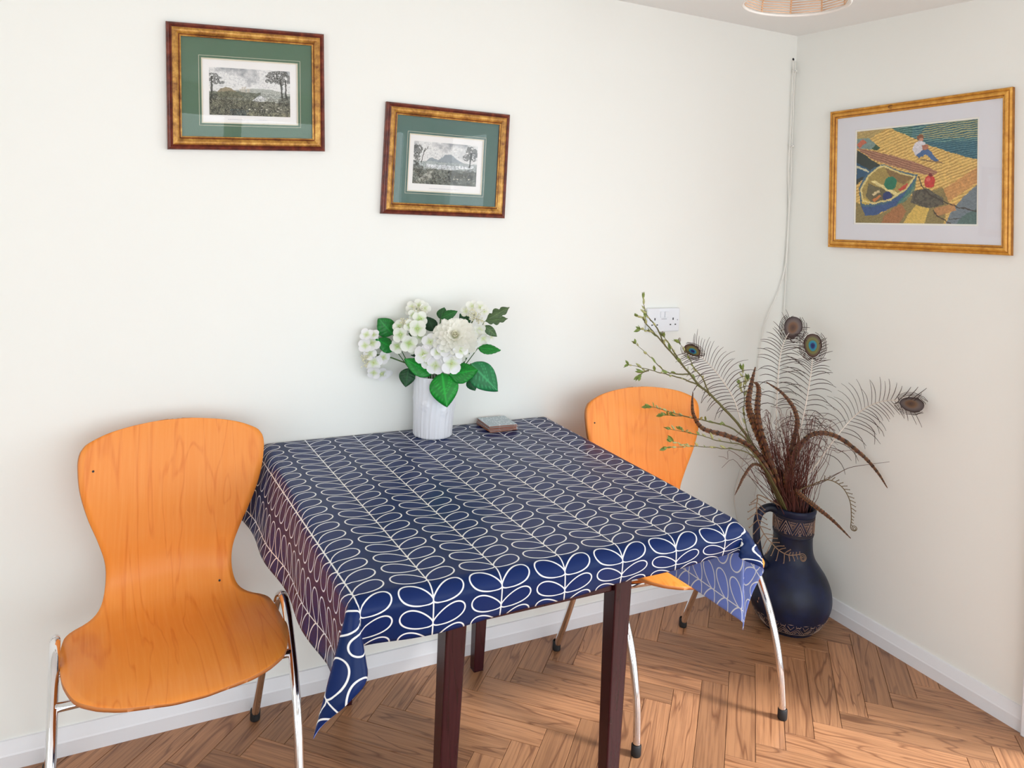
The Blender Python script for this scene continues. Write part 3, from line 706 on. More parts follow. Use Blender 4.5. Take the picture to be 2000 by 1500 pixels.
    # buoy, ropes
    put((((X-903)/42)**2+((Y-853)/46)**2 < 1)*1.0, (202, 66, 60)); put((((X-890)/14)**2+((Y-838)/14)**2 < 1)*1.0, (226, 120, 110), .7); put((((X-905)/16)**2+((Y-806)/12)**2 < 1)*1.0, (120, 50, 50))
    def rope(pts, wd, col):
        for a_, b_ in zip(pts, pts[1:]):
            t = np.clip(((X-a_[0])*(b_[0]-a_[0])+(Y-a_[1])*(b_[1]-a_[1]))/((b_[0]-a_[0])**2+(b_[1]-a_[1])**2+1e-9), 0, 1)
            put((np.hypot(X-a_[0]-t*(b_[0]-a_[0]), Y-a_[1]-t*(b_[1]-a_[1])) < wd)*1.0, col, .9)
    rope([(815, 810), (840, 880), (900, 950), (990, 1000), (1100, 1050), (1230, 1085)], 5, (70, 62, 54)); rope([(930, 1080), (960, 1120), (1050, 1175)], 5, (80, 66, 56))
    # seated figure in white shirt and blue jeans (part of the painted picture)
    put(inpoly(X, Y, [(780, 560), (820, 535), (860, 550), (880, 590), (860, 640), (790, 650), (770, 610)])*1.0, (220, 216, 222)); put((((X-826)/24)**2+((Y-512)/26)**2 < 1)*1.0, (140, 92, 66)); put((((X-832)/16)**2+((Y-528)/14)**2 < 1)*1.0, (208, 150, 120))
    put(inpoly(X, Y, [(795, 650), (860, 600), (890, 605), (965, 695), (930, 695), (870, 640), (820, 668)])*1.0, (78, 108, 152)); put(inpoly(X, Y, [(840, 570), (885, 565), (890, 600), (850, 610)])*1.0, (180, 120, 98)); put(inpoly(X, Y, [(800, 668), (970, 698), (1010, 720), (860, 690)])*1.0, (120, 92, 70), .8)
    rope([(1045, 1143), (1130, 1140)], 3, (70, 70, 60))
    img *= (1+.45*(st1-.5)*strokes(radians(35), .05, 44, .3)+.40*(n2-.5)+.25*(strokes(radians(-30), .09, 61, .4)-.5))[..., None]
    return np.clip(img, 0, 1)
def painted_sheet(name, parent, img, x0_, x1_, z0_, z1_, y):
    h, w, _ = img.shape; b = MB()
    gx = np.linspace(x0_, x1_, w); gz = np.linspace(z1_, z0_, h)
    b.v = [(float(x), y, float(z)) for z in gz for x in gx]
    b.f = [(j*w+i, (j+1)*w+i, (j+1)*w+i+1, j*w+i+1) for j in range(h-1) for i in range(w-1)]; b.m = [0]*len(b.f); b.c = [tuple(q) for q in img.reshape(-1, 3)]
    return b.build(name, PRINT, parent)
def m_gilt(name, c1, c2, c3, metal, rough, sc=(12, 90, 90)):
    m = newmat(name, c1, rough, metal); v = coords(m); n = noise(m, v, 40, 4, .65); n2 = noise(m, v, 160, 2)
    c = ramp(m, n, [(.3, c2), (.55, c1), (.8, c3)]); ln(m, c, bsdf(m).inputs['Base Color']); bump(m, n2, .25, .001); return m
GILT = m_gilt('worn_gilt', srgb(190, 138, 62), srgb(120, 72, 32), srgb(232, 190, 104), .35, .32)
REDW = m_gilt('red_mahogany_moulding', srgb(112, 50, 36), srgb(66, 26, 20), srgb(150, 78, 54), 0, .3)
GOLD2 = m_gilt('honey_gold_frame', srgb(216, 156, 62), srgb(186, 124, 40), srgb(236, 184, 96), .2, .34)
GOLD3 = m_gilt('honey_gold_groove', srgb(168, 108, 36), srgb(140, 86, 28), srgb(190, 130, 52), .2, .4)
def matmat(name, c): return m_paint(name, c, .85, .1, 400)
def frame_rails(root, W_, H_, prof, mats, mi):
    """four mitred rails; prof = [(distance in from outer edge, height off wall)]"""
    cs = [(-W_/2, -H_/2), (W_/2, -H_/2), (W_/2, H_/2), (-W_/2, H_/2)]
    for k in range(4):
        a, c = cs[k], cs[(k+1) % 4]; v = []
        for (px_, pz_) in (a, c):
            sx, sz = (1 if px_ < 0 else -1), (1 if pz_ < 0 else -1)
            for d, hgt in prof: v.append((px_+sx*d, -hgt, pz_+sz*d))
        n = len(prof); b = MB(); f = [(i, n+i, n+(i+1) % n, (i+1) % n) for i in range(n)]
        b.add(v, f); b.m = [mi[i] if i < len(mi) else 0 for i in range(n)]
        b.add(v[:n], [tuple(range(n))]); b.add(v[n:], [tuple(range(n-1, -1, -1))])
        o = b.build('frame_rail', mats, root); autosmooth(o, 50)
def sheet(name, root, x0_, x1_, z0_, z1_, y, th, mat):
    return MB().box((x0_, y-th, z0_), (x1_, y, z1_)).build(name, mat, root)
def window_mat(name, root, X0, X1, Z0, Z1, x0_, x1_, z0_, z1_, y, th, mat):
    b = MB()
    for bx in (((X0, y-th, Z0), (x0_, y, Z1)), ((x1_, y-th, Z0), (X1, y, Z1)), ((x0_, y-th, Z0), (x1_, y, z0_)), ((x0_, y-th, z1_), (x1_, y, Z1))): b.box(*bx)
    return b.build(name, mat, root)
def picture_small(name, loc, tilt, fr_mat, paper, engr, img, matc, label):
    W_, H_ = .419, .339
    t = thing(name, loc); t.rotation_euler = (0, radians(-tilt), 0); tag(t, label, 'picture', 'framed landscape engravings')
    prof = [(0, .001), (0, .012), (.002, .016), (.007, .0175), (.0095, .0150), (.0115, .0165), (.0135, .0185), (.017, .0205), (.022, .0195), (.027, .0165), (.030, .0135), (.0325, .0155), (.036, .0135), (.036, .001)]
    frame_rails(t, W_, H_, prof, [REDW, GILT], [0, 0, 0, 0, 0, 0, 1, 1, 1, 1, 0, 1, 0, 0])
    I = .033; X = lambda f: -W_/2+f*W_; Z = lambda f: H_/2-f*H_
    sheet('backing_board', t, -W_/2+I, W_/2-I, -H_/2+I, H_/2-I, -.0015, .001, CORK)
    mat = matmat(name+'_mount', matc); pm_ = PAPERM
    px0, px1, pz1, pz0 = X(paper[0]), X(paper[1]), Z(paper[2]), Z(paper[3])
    window_mat('mount', t, -W_/2+I, W_/2-I, -H_/2+I, H_/2-I, px0, px1, pz0, pz1, -.0065, .002, mat)
    window_mat('mount_bevel', t, px0-.004, px1+.004, pz0-.004, pz1+.004, px0+.0035, px1-.0035, pz0+.0035, pz1-.0035, -.0045, .0015, BEVM)
    g = .006
    MB().box((px0-g, -.0086, pz1+g-.0004), (px1+g, -.0085, pz1+g+.0004)).box((px0-g, -.0086, pz0-g-.0004), (px1+g, -.0085, pz0-g+.0004)).box((px0-g-.0004, -.0086, pz0-g), (px0-g+.0004, -.0085, pz1+g)).box((px1+g-.0004, -.0086, pz0-g), (px1+g+.0004, -.0085, pz1+g)).build('ruled_line', BEVM, t)
    sheet('paper', t, px0-.003, px1+.003, pz0-.003, pz1+.003, -.0028, .0006, pm_)
    painted_sheet('engraved_print', t, img, X(engr[0]), X(engr[1]), Z(engr[3]), Z(engr[2]), -.0038)
    b = MB(); r_ = random.Random(3); xx = -.055
    while xx < .045:                                            # tiny caption line, too small to read in the photo
        w_ = r_.uniform(.002, .006); b.box((xx, -.00365, pz0+.0115), (xx+w_, -.0035, pz0+.0128)); xx += w_+.0015
    b.build('caption_line', GREYP, t)
    sheet('glass', t, -W_/2+I, W_/2-I, -H_/2+I, H_/2-I, -.0100, .0015, GLASS)
    return t
PAPERM = matmat('print_paper', srgb(238, 236, 234)); BEVM = matmat('cream_bevel', srgb(232, 222, 200))
p1_ = picture_small('engraving_picture', (-2.1145, -.001, 1.7475), 3.5, None, (.206, .822, .262, .785), (.254, .770, .333, .716), engraving(160, 250, 0), srgb(78, 108, 84), 'framed landscape engraving with tall trees, higher tilted one at left, dark green mount')
p2_ = picture_small('engraving_picture', (-1.507, -.001, 1.586), 0, None, (.19, .796, .262, .787), (.232, .748, .325, .712), engraving(160, 250, 1), srgb(84, 112, 104), 'framed landscape engraving of hills and water, lower one above the flowers')
# boat picture on the right wall
t = thing('boat_picture', (-.001, -.5405, 1.6325)); tag(t, 'gold framed pastel picture of rowing boats at a jetty, on the right wall', 'picture')
t.rotation_mode = 'XYZ'
t.matrix_world = Matrix.Translation((-.001, -.5405, 1.6325)) @ Matrix.Rotation(radians(-90), 4, 'Z') @ Matrix.Rotation(radians(-2.3), 4, 'Y')
W_, H_ = .672, .516
prof = [(0, .001), (0, .014), (.002, .0165), (.006, .0175), (.0085, .0145), (.010, .0145), (.0125, .018), (.018, .019), (.022, .017), (.0235, .0135), (.0255, .0135), (.0275, .0145), (.030, .012), (.030, .001)]
frame_rails(t, W_, H_, prof, [GOLD2, GOLD3], [1, 0, 0, 0, 1, 0, 0, 0, 1, 1, 0, 0, 0, 0])
I = .027
sheet('backing_board', t, -W_/2+I, W_/2-I, -H_/2+I, H_/2-I, -.0015, .001, CORK)
q = [-.2285, .2315, -.170, .178]
window_mat('mount', t, -W_/2+I, W_/2-I, -H_/2+I, H_/2-I, q[0], q[1], q[2], q[3], -.0065, .002, matmat('grey_white_mount', srgb(226, 226, 232)))
window_mat('mount_bevel', t, q[0]-.004, q[1]+.004, q[2]-.004, q[3]+.004, q[0]+.006, q[1]-.006, q[2]+.006, q[3]-.006, -.0045, .0015, matmat('white_bevel', srgb(246, 244, 236)))
painted_sheet('pastel_print', t, pastel(270, 350), q[0]+.0045, q[1]-.0045, q[2]+.0045, q[3]-.0045, -.0035)
sheet('glass', t, -W_/2+I, W_/2-I, -H_/2+I, H_/2-I, -.0095, .0015, GLASS)
o = MB().tube([(-.075+.010*cos(a), -.0185, H_/2-.012+.005*sin(a)) for a in [radians(60+30*k) for k in range(9)]], .0009, 6).build('hanging_hook', DARKH, t)

# ------------------------------------------------------------------ dark floor vase
def m_vase():
    m = newmat('navy_black_pottery', (.012, .014, .035), .42); c = coords(m); n = noise(m, c, 9, 5, .6); n2 = noise(m, c, 70, 3)
    col = ramp(m, n, [(.35, (.008, .010, .018)), (.6, (.010, .016, .050)), (.8, (.02, .024, .05))])
    chip = (S(m.node_tree, noise(m, c, 26, 2, .4))-.765).__mul__(60).clamp()
    ln(m, mixc(m, chip.s, col, srgb(214, 160, 132)), bsdf(m).inputs['Base Color']); bump(m, n2, .12, .002); return m
POT = m_vase(); bsdf(POT).inputs['Specular IOR Level'].default_value = .28; BAND = newmat('bronze_relief', srgb(150, 122, 104), .5, .15); BANDB = newmat('dark_brown_band', srgb(52, 40, 40), .5)
VX, VY = -.205, -.288
fv = thing('floor_vase', (VX, VY, 0)); tag(fv, 'tall dark navy pottery jug vase standing on the floor in the corner', 'vase')
vprof = [(0, .001), (.080, .001), (.090, .006), (.108, .024), (.128, .056), (.139, .088), (.142, .114), (.137, .150), (.121, .188), (.099, .220), (.081, .246), (.0715, .272), (.068, .300), (.0675, .328), (.0695, .336), (.0695, .339), (.0705, .402), (.0725, .410), (.0755, .420), (.0755, .427), (.071, .431), (.065, .427), (.0615, .405), (.060, .33), (.064, .28), (.075, .235), (.10, .19), (.115, .14), (.11, .07), (.08, .02), (0, .012)]
MB().lathe([(p.x, p.y) for p in cr([(a, z, 0) for a, z in vprof], 4)], 72).build('body', POT, fv, True)
hd = -rt; hd = Vector((hd.x, hd.y, 0)).normalized(); hd = Vector((hd.x*cos(.15)-hd.y*sin(.15), hd.x*sin(.15)+hd.y*cos(.15), 0))
hp = cr([hd*.064+Vector((0, 0, .415)), hd*.095+Vector((0, 0, .425)), hd*.128+Vector((0, 0, .41)), hd*.141+Vector((0, 0, .37)), hd*.138+Vector((0, 0, .31)), hd*.124+Vector((0, 0, .25)), hd*.098+Vector((0, 0, .215))], 6)
o = MB().tube(hp, [.0125+.003*abs(i/len(hp)-.5)*2 for i in range(len(hp))], 14).build('handle', POT, fv, True)
def on_vase(t, z, off=0):
    r = lerp_table([(.0, .088), (.018, .104), (.03, .1135), (.056, .128), (.075, .1355), (.3, .068), (.339, .0695), (.402, .0705), (.41, .0725)], z)+off
    return (r*cos(t), r*sin(t), z)
for z in (.341, .346, .398, .404):
    MB().tube([on_vase(2*pi*i/64, z, .0004) for i in range(65)], .0012, 6, 0, False).build('neck_ring', BANDB, fv, True)
def motif(parts, z0_, z1_, n, rad, name):
    b = MB()
    for k in range(n):
        t0 = 2*pi*k/n; dt = 2*pi/n
        for pl in parts:
            b.tube([on_vase(t0+dt*x, z0_+(z1_-z0_)*y, .0008) for x, y in pl], rad, 4)
    return b.build(name, BAND, fv)
tri = [[(.0, 1), (.25, .5), (.5, 0), (.75, .5), (1, 1)], [(.0, .72), (.2, .3), (.32, .05)], [(.68, .05), (.8, .3), (1, .72)], [(.2, 1), (.5, .34), (.8, 1)], [(.3, .95), (.7, .95)], [(.36, .82), (.5, .5), (.64, .82), (.36, .82)], [(.44, .74), (.56, .74)], [(0, .45), (.1, .2), (0, .1)], [(1, .45), (.9, .2), (1, .1)], [(0, .02), (1, .02)]]
motif(tri, .349, .395, 9, .0014, 'neck_relief')
key = [[(0, 0), (1, 0)], [(0, 1), (1, 1)], [(0, .15), (.5, .85), (1, .15)], [(.15, .15), (.5, .6), (.85, .15)], [(.3, .15), (.5, .38), (.7, .15)], [(0, .5), (.2, .85)], [(1, .5), (.8, .85)], [(.35, .95), (.35, .8), (.65, .8), (.65, .95)]]
motif(key, .022, .066, 16, .0011, 'base_relief')

# ------------------------------------------------------------------ plants in the floor vase
c5 = lambda X, Y: (1200+X/3, 560+Y/3)
DV = (Vector((VX, VY, 0))-CAM).dot(fw)
def pd(X, Y, off=0.0):
    """sketch position -> room position near the vase, kept clear of both walls"""
    px, py = c5(X, Y); D = DV-off-.00075*max(0, 1500-px)
    p = at(px, py, D=D)
    for _ in range(60):
        if p.x < -.035 and p.y < -.045: break
        D -= .01; p = at(px, py, D=D)
    return p
def mouth(a, r=.035, z=.40): return Vector((VX+r*cos(a), VY+r*sin(a), z))
TWIGM = newmat('green_brown_bark', srgb(96, 92, 52), .6); BUDM = newmat('pale_green_bud', srgb(168, 168, 112), .5); BUDG = newmat('grey_catkin', srgb(150, 140, 128), .7); BUDL = newmat('young_leaf', srgb(120, 138, 66), .5)
def bud_mesh():
    b = MB(); b.lathe([(0, 0), (.0022, .003), (.0030, .008), (.0022, .013), (0, .018)], 8); return b.mesh('bud', BUDM, True)
BUDME = bud_mesh(); BUDG_ME = MB().lathe([(0, 0), (.004, .003), (.0055, .009), (.004, .015), (0, .018)], 8).mesh('catkin', BUDG, True)
def leafl_mesh():
    b = MB(); b.grid(5, 7, lambda u, v: ((u-.5)*.009*sin(pi*min(1, v*1.02+.02))**.8, .0018*cos(pi*(u-.5))*sin(pi*v), v*.022)); return b.mesh('young_leaf', BUDL, True)
LEAFL = leafl_mesh()
def orient(o, p, d):
    o.location = p; o.rotation_mode = 'QUATERNION'; o.rotation_quaternion = Vector(d).to_track_quat('Z', 'Y') @ Matrix.Rotation(rnd.uniform(0, 6.28), 4, 'Z').to_quaternion()
def branch(label, paths, off, r0b, buds):
    root = thing('willow_branch', paths[0][0] if isinstance(paths[0][0], Vector) else (0, 0, 0)); org = root.location.copy()
    tag(root, label, 'branch', 'budding branches in the floor vase')
    for k, pth in enumerate(paths):
        pts = cr(pth, 6); n = len(pts); ra = r0b*1.25 if k == 0 else r0b*.6
        pts = [p+Vector((rnd.uniform(-1, 1), rnd.uniform(-1, 1), rnd.uniform(-1, 1)))*.0012*(0 if i in (0, n-1) else 1) for i, p in enumerate(pts)]
        MB().tube([p-org for p in pts], [ra*(1-.75*i/(n-1)) for i in range(n)], 7).build('stem' if k == 0 else 'side_twig', TWIGM, root, True)
        m_ = buds if k == 0 else max(4, buds//2)
        for j in range(m_):
            i = int(n*(.45+.55*(j+.5)/m_)) if k == 0 else int(n*(.2+.8*(j+.5)/m_)); i = min(i, n-2)
            d = (pts[i+1]-pts[i]).normalized()+Vector((rnd.uniform(-1, 1), rnd.uniform(-1, 1), rnd.uniform(-.3, 1)))*.7
            o = link('bud', BUDME if rnd.random() < .6 else LEAFL, root); orient(o, pts[i]-org, d); s = rnd.uniform(.8, 1.5); o.scale = (s, s, s)
        d = (pts[-1]-pts[-2]).normalized()
        for j in range(4):
            o = link('tip_leaf', LEAFL, root); orient(o, pts[-1]-org, d+Vector((rnd.uniform(-1, 1), rnd.uniform(-1, 1), rnd.uniform(-1, 1)))*.55); s = rnd.uniform(.8, 1.3); o.scale = (s, s, s)
    return root
def P5(pts, off): return [pd(x, y, off) for x, y in pts]
def catk(root, X, Y, off):
    p = pd(X, Y, off); o = link('catkin', BUDG_ME, root); orient(o, p-root.location, (rnd.uniform(-.3, .3), 0, 1))
m0 = mouth(2.6)
br = branch('tallest budding branch, reaching up left in front of the wall socket',
    [[m0]+P5([(930, 1180), (820, 950), (720, 800), (570, 640), (490, 570), (400, 460), (330, 380), (250, 290), (185, 215), (180, 180)], .03),
     P5([(300, 350), (240, 230), (190, 165), (175, 120), (168, 72)], .03), P5([(490, 572), (400, 540), (300, 512), (200, 485), (85, 456)], .03),
     P5([(440, 512), (360, 510), (290, 492), (220, 420), (125, 335)], .03), P5([(400, 460), (345, 375), (310, 320), (286, 292)], .03), P5([(560, 640), (520, 540), (470, 480), (430, 400), (378, 330)], .06),
     P5([(250, 290), (210, 262), (155, 250)], .03), P5([(185, 215), (165, 185), (140, 178)], .03), P5([(200, 490), (170, 500), (150, 520)], .03)], .03, .0048, 12)
catk(br, 286, 290, .03); catk(br, 378, 328, .06)
branch('budding branch bending left across the top of the second chair back', [[mouth(2.9)]+P5([(900, 1100), (830, 960), (700, 835), (560, 792), (400, 755), (290, 722), (205, 700)], .08), P5([(400, 755), (330, 755), (290, 750)], .08)], .05, .0032, 14)
branch('thin budding branch reaching left, middle one over the second chair', [[mouth(3.2)]+P5([(900, 1100), (780, 945), (600, 900), (480, 865), (330, 835)], .11), P5([(480, 865), (420, 850), (395, 838)], .11)], .05, .0024, 8)
branch('lowest thin budding branch reaching left over the second chair', [[mouth(3.5)]+P5([(880, 1060), (760, 965), (600, 945), (470, 935), (310, 942)], .13), P5([(470, 935), (400, 925), (335, 905)], .13)], .05, .0022, 10)
branch('short upright budding twig left of the barred feathers', [[mouth(2.2)]+P5([(900, 1050), (800, 900), (762, 760), (762, 620), (750, 488)], .02), P5([(762, 640), (745, 600), (735, 575)], .02), P5([(762, 600), (775, 560), (785, 545)], .02)], .02, .0022, 10)

# peacock feathers
BARBM = newmat('dark_barb', srgb(64, 46, 40), .5); RACH = newmat('ivory_quill', srgb(226, 216, 204), .5)
def eye_disc(root, c, ax, nrm, L_, W2, blue):
    ax = ax.normalized(); nrm = (nrm-ax*nrm.dot(ax)).normalized(); sd = ax.cross(nrm)
    def colf(u, v):
        r = hypot((u-.5)*2, (v-.46)*2)
        if blue:
            st = [(.0, (14, 24, 70)), (.20, (20, 34, 96)), (.26, (22, 104, 148)), (.40, (30, 128, 134)), (.46, (96, 84, 46)), (.62, (112, 118, 60)), (.72, (92, 84, 60)), (.86, (84, 62, 56)), (1, (70, 50, 46))]
        else:
            st = [(.0, (74, 52, 44)), (.24, (88, 62, 48)), (.40, (112, 80, 56)), (.60, (104, 90, 84)), (.8, (88, 76, 76)), (1, (72, 58, 56))]
        for (a, p), (b_, q) in zip(st, st[1:]):
            if r <= b_: t = (r-a)/(b_-a); return srgb(*[p[i]+(q[i]-p[i])*t for i in range(3)])
        return srgb(*st[-1][1])
    b = MB(); n = 28
    def pt(u, v):
        a, r = u*2*pi, v
        y = -cos(a); w = W2*r*sin(a)*(1+.12*y)*(1 if y < 0 else 1)
        return c+ax*(L_*r*y)+sd*w+nrm*(.004*(1-r*r))
    for j in range(11):
        for i in range(n):
            a = 2*pi*i/n; r = j/10; b.v.append(pt(i/n, r)-root.location); b.c.append(colf(.5+.5*r*sin(a)*.98, .46-.5*r*cos(a)*.98))
    b.f = [(j*n+i, j*n+(i+1) % n, (j+1)*n+(i+1) % n, (j+1)*n+i) for j in range(10) for i in range(n)]; b.m = [0]*len(b.f)
    o = b.build('eye_spot', FEATHER, root, True); s_ = o.modifiers.new('thick', 'SOLIDIFY'); s_.thickness = .0012
    # curved barbs framing the eye
    bb = MB()
    for sgn in (-1, 1):
        for k in range(4):
            f = k/3; ex = 1.06+.11*k
            bb.tube([c+ax*(-L_*1.05)+nrm*.002-root.location] + [c+ax*(L_*ex*(-cos(a)))+sd*(sgn*W2*ex*sin(a)*(1+.1*f))+nrm*(.003+.004*sin(a))-root.location for a in [pi*(.12+(rnd.uniform(.62, .86)-.05*f)*q/8) for q in range(9)]], .0009, 4)
    tag(bb.build('eye_fringe', BARBM, root), kind='stuff')
def peacock(label, path, off, a0, eyeL, eyeW, blue, nrm, blen, start, sidebias=(1, 1), eyedir=None):
    pts = [mouth(a0)] + P5(path, off); pts = cr(pts, 10); root = thing('peacock_feather', pts[0]); tag(root, label, 'feather', 'peacock feathers in the floor vase'); org = root.location.copy(); n = len(pts)
    MB().tube([p-org for p in pts], [.0034*(1-.75*i/(n-1)) for i in range(n)], 7).build('quill', RACH, root, True)
    bb = MB(); view = (CAM-pts[n//2]).normalized(); K = 25
    for k in range(K):
        f = start+(1-start)*(k+.5)/K; i = min(int(f*(n-1)), n-2); p = pts[i].lerp(pts[i+1], f*(n-1)-i); tn = (pts[i+1]-pts[i]).normalized(); sd = tn.cross(view).normalized()
        g = (k+.5)/K
        for sgn in (-1, 1):
            L_ = blen*1.55*(1.0-.35*g)*rnd.uniform(.7, 1.15)*sidebias[0 if sgn < 0 else 1]*(.75+.25*sin(pi*min(1, g*1.5)))
            up_ = .55+.45*g; cu = rnd.uniform(.55, 1.25)*(1-.75*g); tw = rnd.uniform(-.3, .3)
            q = []
            for s_ in range(7):
                e = s_/6; q.append(p-org+sd*sgn*L_*(e-.10*e*e)+tn*L_*(up_*e-cu*e*e*.9)+view*(L_*tw*e*e))
            q = [Vector((min(w.x+org.x, -.012), min(w.y+org.y, -.012), w.z+org.z))-org for w in q]
            bb.tube(q, [.0009, .0011, .0012, .0012, .0011, .0009, .0006], 4)
    tag(bb.build('barbs', BARBM, root), kind='stuff')
    ax = eyedir if eyedir is not None else (pts[-1]-pts[-4])
    eye_disc(root, pts[-1], ax, nrm, eyeL, eyeW, blue); return root
V = (CAM-Vector((VX, VY, .9))).normalized()
peacock('peacock feather leaning left behind the branches, blue eye spot below the socket', [(900, 1100), (760, 830), (700, 660), (620, 530), (530, 430), (458, 372)], .02, 2.0, .034, .022, True, V+rt*-.5, .085, .42)
peacock('peacock feather standing tallest in the middle, brown eye spot at its top', [(950, 1050), (948, 850), (956, 600), (970, 420), (1000, 310), (1046, 240)], 0, 1.2, .040, .030, False, V, .070, .42, (1.05, .95), rt*.35+up)
peacock('peacock feather with bright blue eye spot facing front', [(1050, 1050), (1080, 880), (1120, 700), (1150, 520), (1160, 430), (1162, 345)], .04, .6, .042, .030, True, V, .075, .36)
peacock('peacock feather arching right with dark eye spot near the right wall', [(1100, 1150), (1170, 1060), (1300, 880), (1400, 765), (1500, 695), (1620, 665), (1742, 690)], .03, 0, .044, .026, False, V+up*.3, .085, .34)

# barred pheasant feathers
def pheasant(label, path, off, a0, w0, bars=26):
    pts = [mouth(a0, .03)] + P5(path, off); pts = cr(pts, 10); root = thing('pheasant_feather', pts[0]); tag(root, label, 'feather', 'brown barred feathers in the floor vase'); org = root.location.copy(); n = len(pts)
    b = MB(); view = V; m_ = n*2; nu_ = 7
    for j in range(m_):
        f = j/(m_-1)*(n-1); i = min(int(f), n-2); p = pts[i].lerp(pts[i+1], f-i)-org; tn = (pts[min(i+1, n-1)]-pts[max(i-1, 0)]).normalized(); sd = tn.cross(view).normalized(); g = j/(m_-1)
        w = w0*(.12+.88*sin(pi*min(1, .10+g*.9))**.7) if g > .12 else w0*.12
        w *= 1+.12*sin(j*2.1)+.06*sin(j*5.3)
        for k in range(nu_):
            u = k/(nu_-1)*2-1
            b.v.append(p+sd*(u*w)+view*(-.25*abs(u)*w))
            bar = (g*bars+.25*abs(u)) % 1
            c = (34, 20, 16) if bar < .32 else ((128, 88, 54) if abs(u) > .5 else (98, 60, 34)); b.c.append(srgb(*[q*rnd.uniform(.85, 1.1) for q in c]))
    b.f = [(j*nu_+k, j*nu_+k+1, (j+1)*nu_+k+1, (j+1)*nu_+k) for j in range(m_-1) for k in range(nu_-1)]; b.m = [0]*len(b.f)
    o = b.build('vane', FEATHER, root, True); s_ = o.modifiers.new('thick', 'SOLIDIFY'); s_.thickness = .0008
    MB().tube([p-org+view*.0006 for p in pts], [.0016*(1-.7*i/(n-1)) for i in range(n)], 6).build('quill', newmat('brown_quill', srgb(92, 60, 40), .5) if 'brown_quill' not in bpy.data.materials else bpy.data.materials['brown_quill'], root, True)
    return root
pheasant('upright brown barred feather, widest and straightest, left of the centre quill', [(940, 1120), (880, 960), (815, 800), (785, 690), (800, 580), (826, 470)], .06, 2.4, .012)
pheasant('brown barred feather with hooked tip just right of the straight one', [(950, 1120), (890, 950), (845, 800), (838, 700), (846, 610), (835, 570), (815, 562)], .08, 2.0, .010)
pheasant('brown barred feather curving up from the right then pointing left', [(1010, 1080), (1050, 900), (1072, 800), (1050, 710), (980, 620), (890, 558)], .05, 1.0, .008)
pheasant('dark barred feather sweeping left with its tip bent straight up', [(940, 1150), (860, 1010), (770, 920), (650, 870), (520, 832), (465, 755), (456, 680), (460, 618)], .09, 2.9, .008)
pheasant('dark barred feather arching right and drooping beside the right wall', [(1040, 1080), (1110, 905), (1200, 858), (1310, 882), (1450, 985), (1540, 1085), (1600, 1180)], .06, .3, .008)
pheasant('short dark barred feather pointing down right from the vase rim', [(1060, 1200), (1110, 1235), (1180, 1290), (1280, 1370), (1385, 1475)], .07, -.2, .008)
pheasant('slim dark feather drooping left of the vase handle', [(900, 1100), (820, 1040), (760, 1110), (735, 1160), (705, 1222)], .10, 3.3, .005)
pheasant('dark barred feather standing close in the middle of the dry stems', [(1000, 1150), (1020, 1050), (1060, 960), (1080, 900), (1075, 850)], .07, .9, .007)

# long thin grass stem
GR = newmat('dry_stem', srgb(86, 66, 48), .6)
gp = cr([mouth(-.1)]+P5([(1080, 1200), (1210, 1150), (1300, 1100), (1380, 1060), (1500, 1040), (1612, 1026)], .05), 6)
tag(MB().tube(gp, [.0018*(1-.7*i/(len(gp)-1)) for i in range(len(gp))], 6).build('grass_stem', GR, None, True), 'single long thin stem reaching right from the vase', 'stem')

# dried fern fronds with curled tips
FERNM = newmat('dry_fern', srgb(134, 106, 82), .7); FERNG = newmat('green_brown_fern', srgb(110, 92, 60), .7)
def fern(label, pts, curl_r, plen, sides, mat, start=.1, curl_dir=1, cnt=16):
    pts = cr(pts, 8); e = pts[-1]; tn = (pts[-1]-pts[-2]).normalized(); sd = tn.cross(V).normalized()*curl_dir
    c = e+sd*curl_r; n0 = len(pts)
    for k in range(1, 34):
        a = k*.42; r = curl_r*(1-k/42); pts.append(c-sd*(r*cos(a))+tn*(r*sin(a))+V*(.0004*k))
    root = thing('fern_frond', pts[0]); tag(root, label, 'fern', 'dried curled ferns in the floor vase'); org = root.location.copy(); n = len(pts)
    MB().tube([p-org for p in pts], [.0020*(1-.45*i/(n-1)) for i in range(n)], 7).build('stem', mat, root, True)
    m_ = cnt
    for j in range(m_):
        f = start+(1-start)*(j+.5)/m_; i = min(int(f*(n0-1)), n0-2); p = pts[i]; t_ = (pts[i+1]-pts[i]).normalized(); s_ = t_.cross(V).normalized()
        for sg in sides:
            L_ = plen*sin(pi*(.12+.80*f))**.6*rnd.uniform(.85, 1.1)*(1 if f < .8 else .65)
            q = [p-org+s_*(sg*L_*x)+t_*(L_*(.55*x-.1*x*x))+V*(L_*.25*x*x)-Vector((0, 0, L_*.25*x*x)) for x in (0, .25, .5, .75, .95)]
            q.append(q[-1]+s_*(sg*L_*.02)-t_*(L_*.1)); q.append(q[-2]-s_*(sg*L_*.06)-t_*(L_*.08))
            MB().tube(q, [.0011, .0014, .0014, .0013, .0012, .0016, .001], 5).build('pinna', mat, root, True)
    return root
fern('dried fern arching right with its curled tip hanging by the right wall', [mouth(.0)]+P5([(1070, 1210), (1160, 1160), (1250, 1132), (1330, 1170), (1378, 1250), (1388, 1340), (1384, 1410)], .07), .011, .020, (-1,), FERNG, .38, -1, 17)
c6 = lambda X, Y: (1380+X/6.25, 900+Y/6.25)
fp = [at(*c6(X, Y), D=DV-o_) for X, Y, o_ in ((650, 420, .10), (622, 480, .135), (610, 580, .16), (632, 740, .17), (700, 890, .17), (790, 1000, .165), (880, 1090, .16), (990, 1148, .155), (1080, 1150, .15), (1165, 1135, .145))]
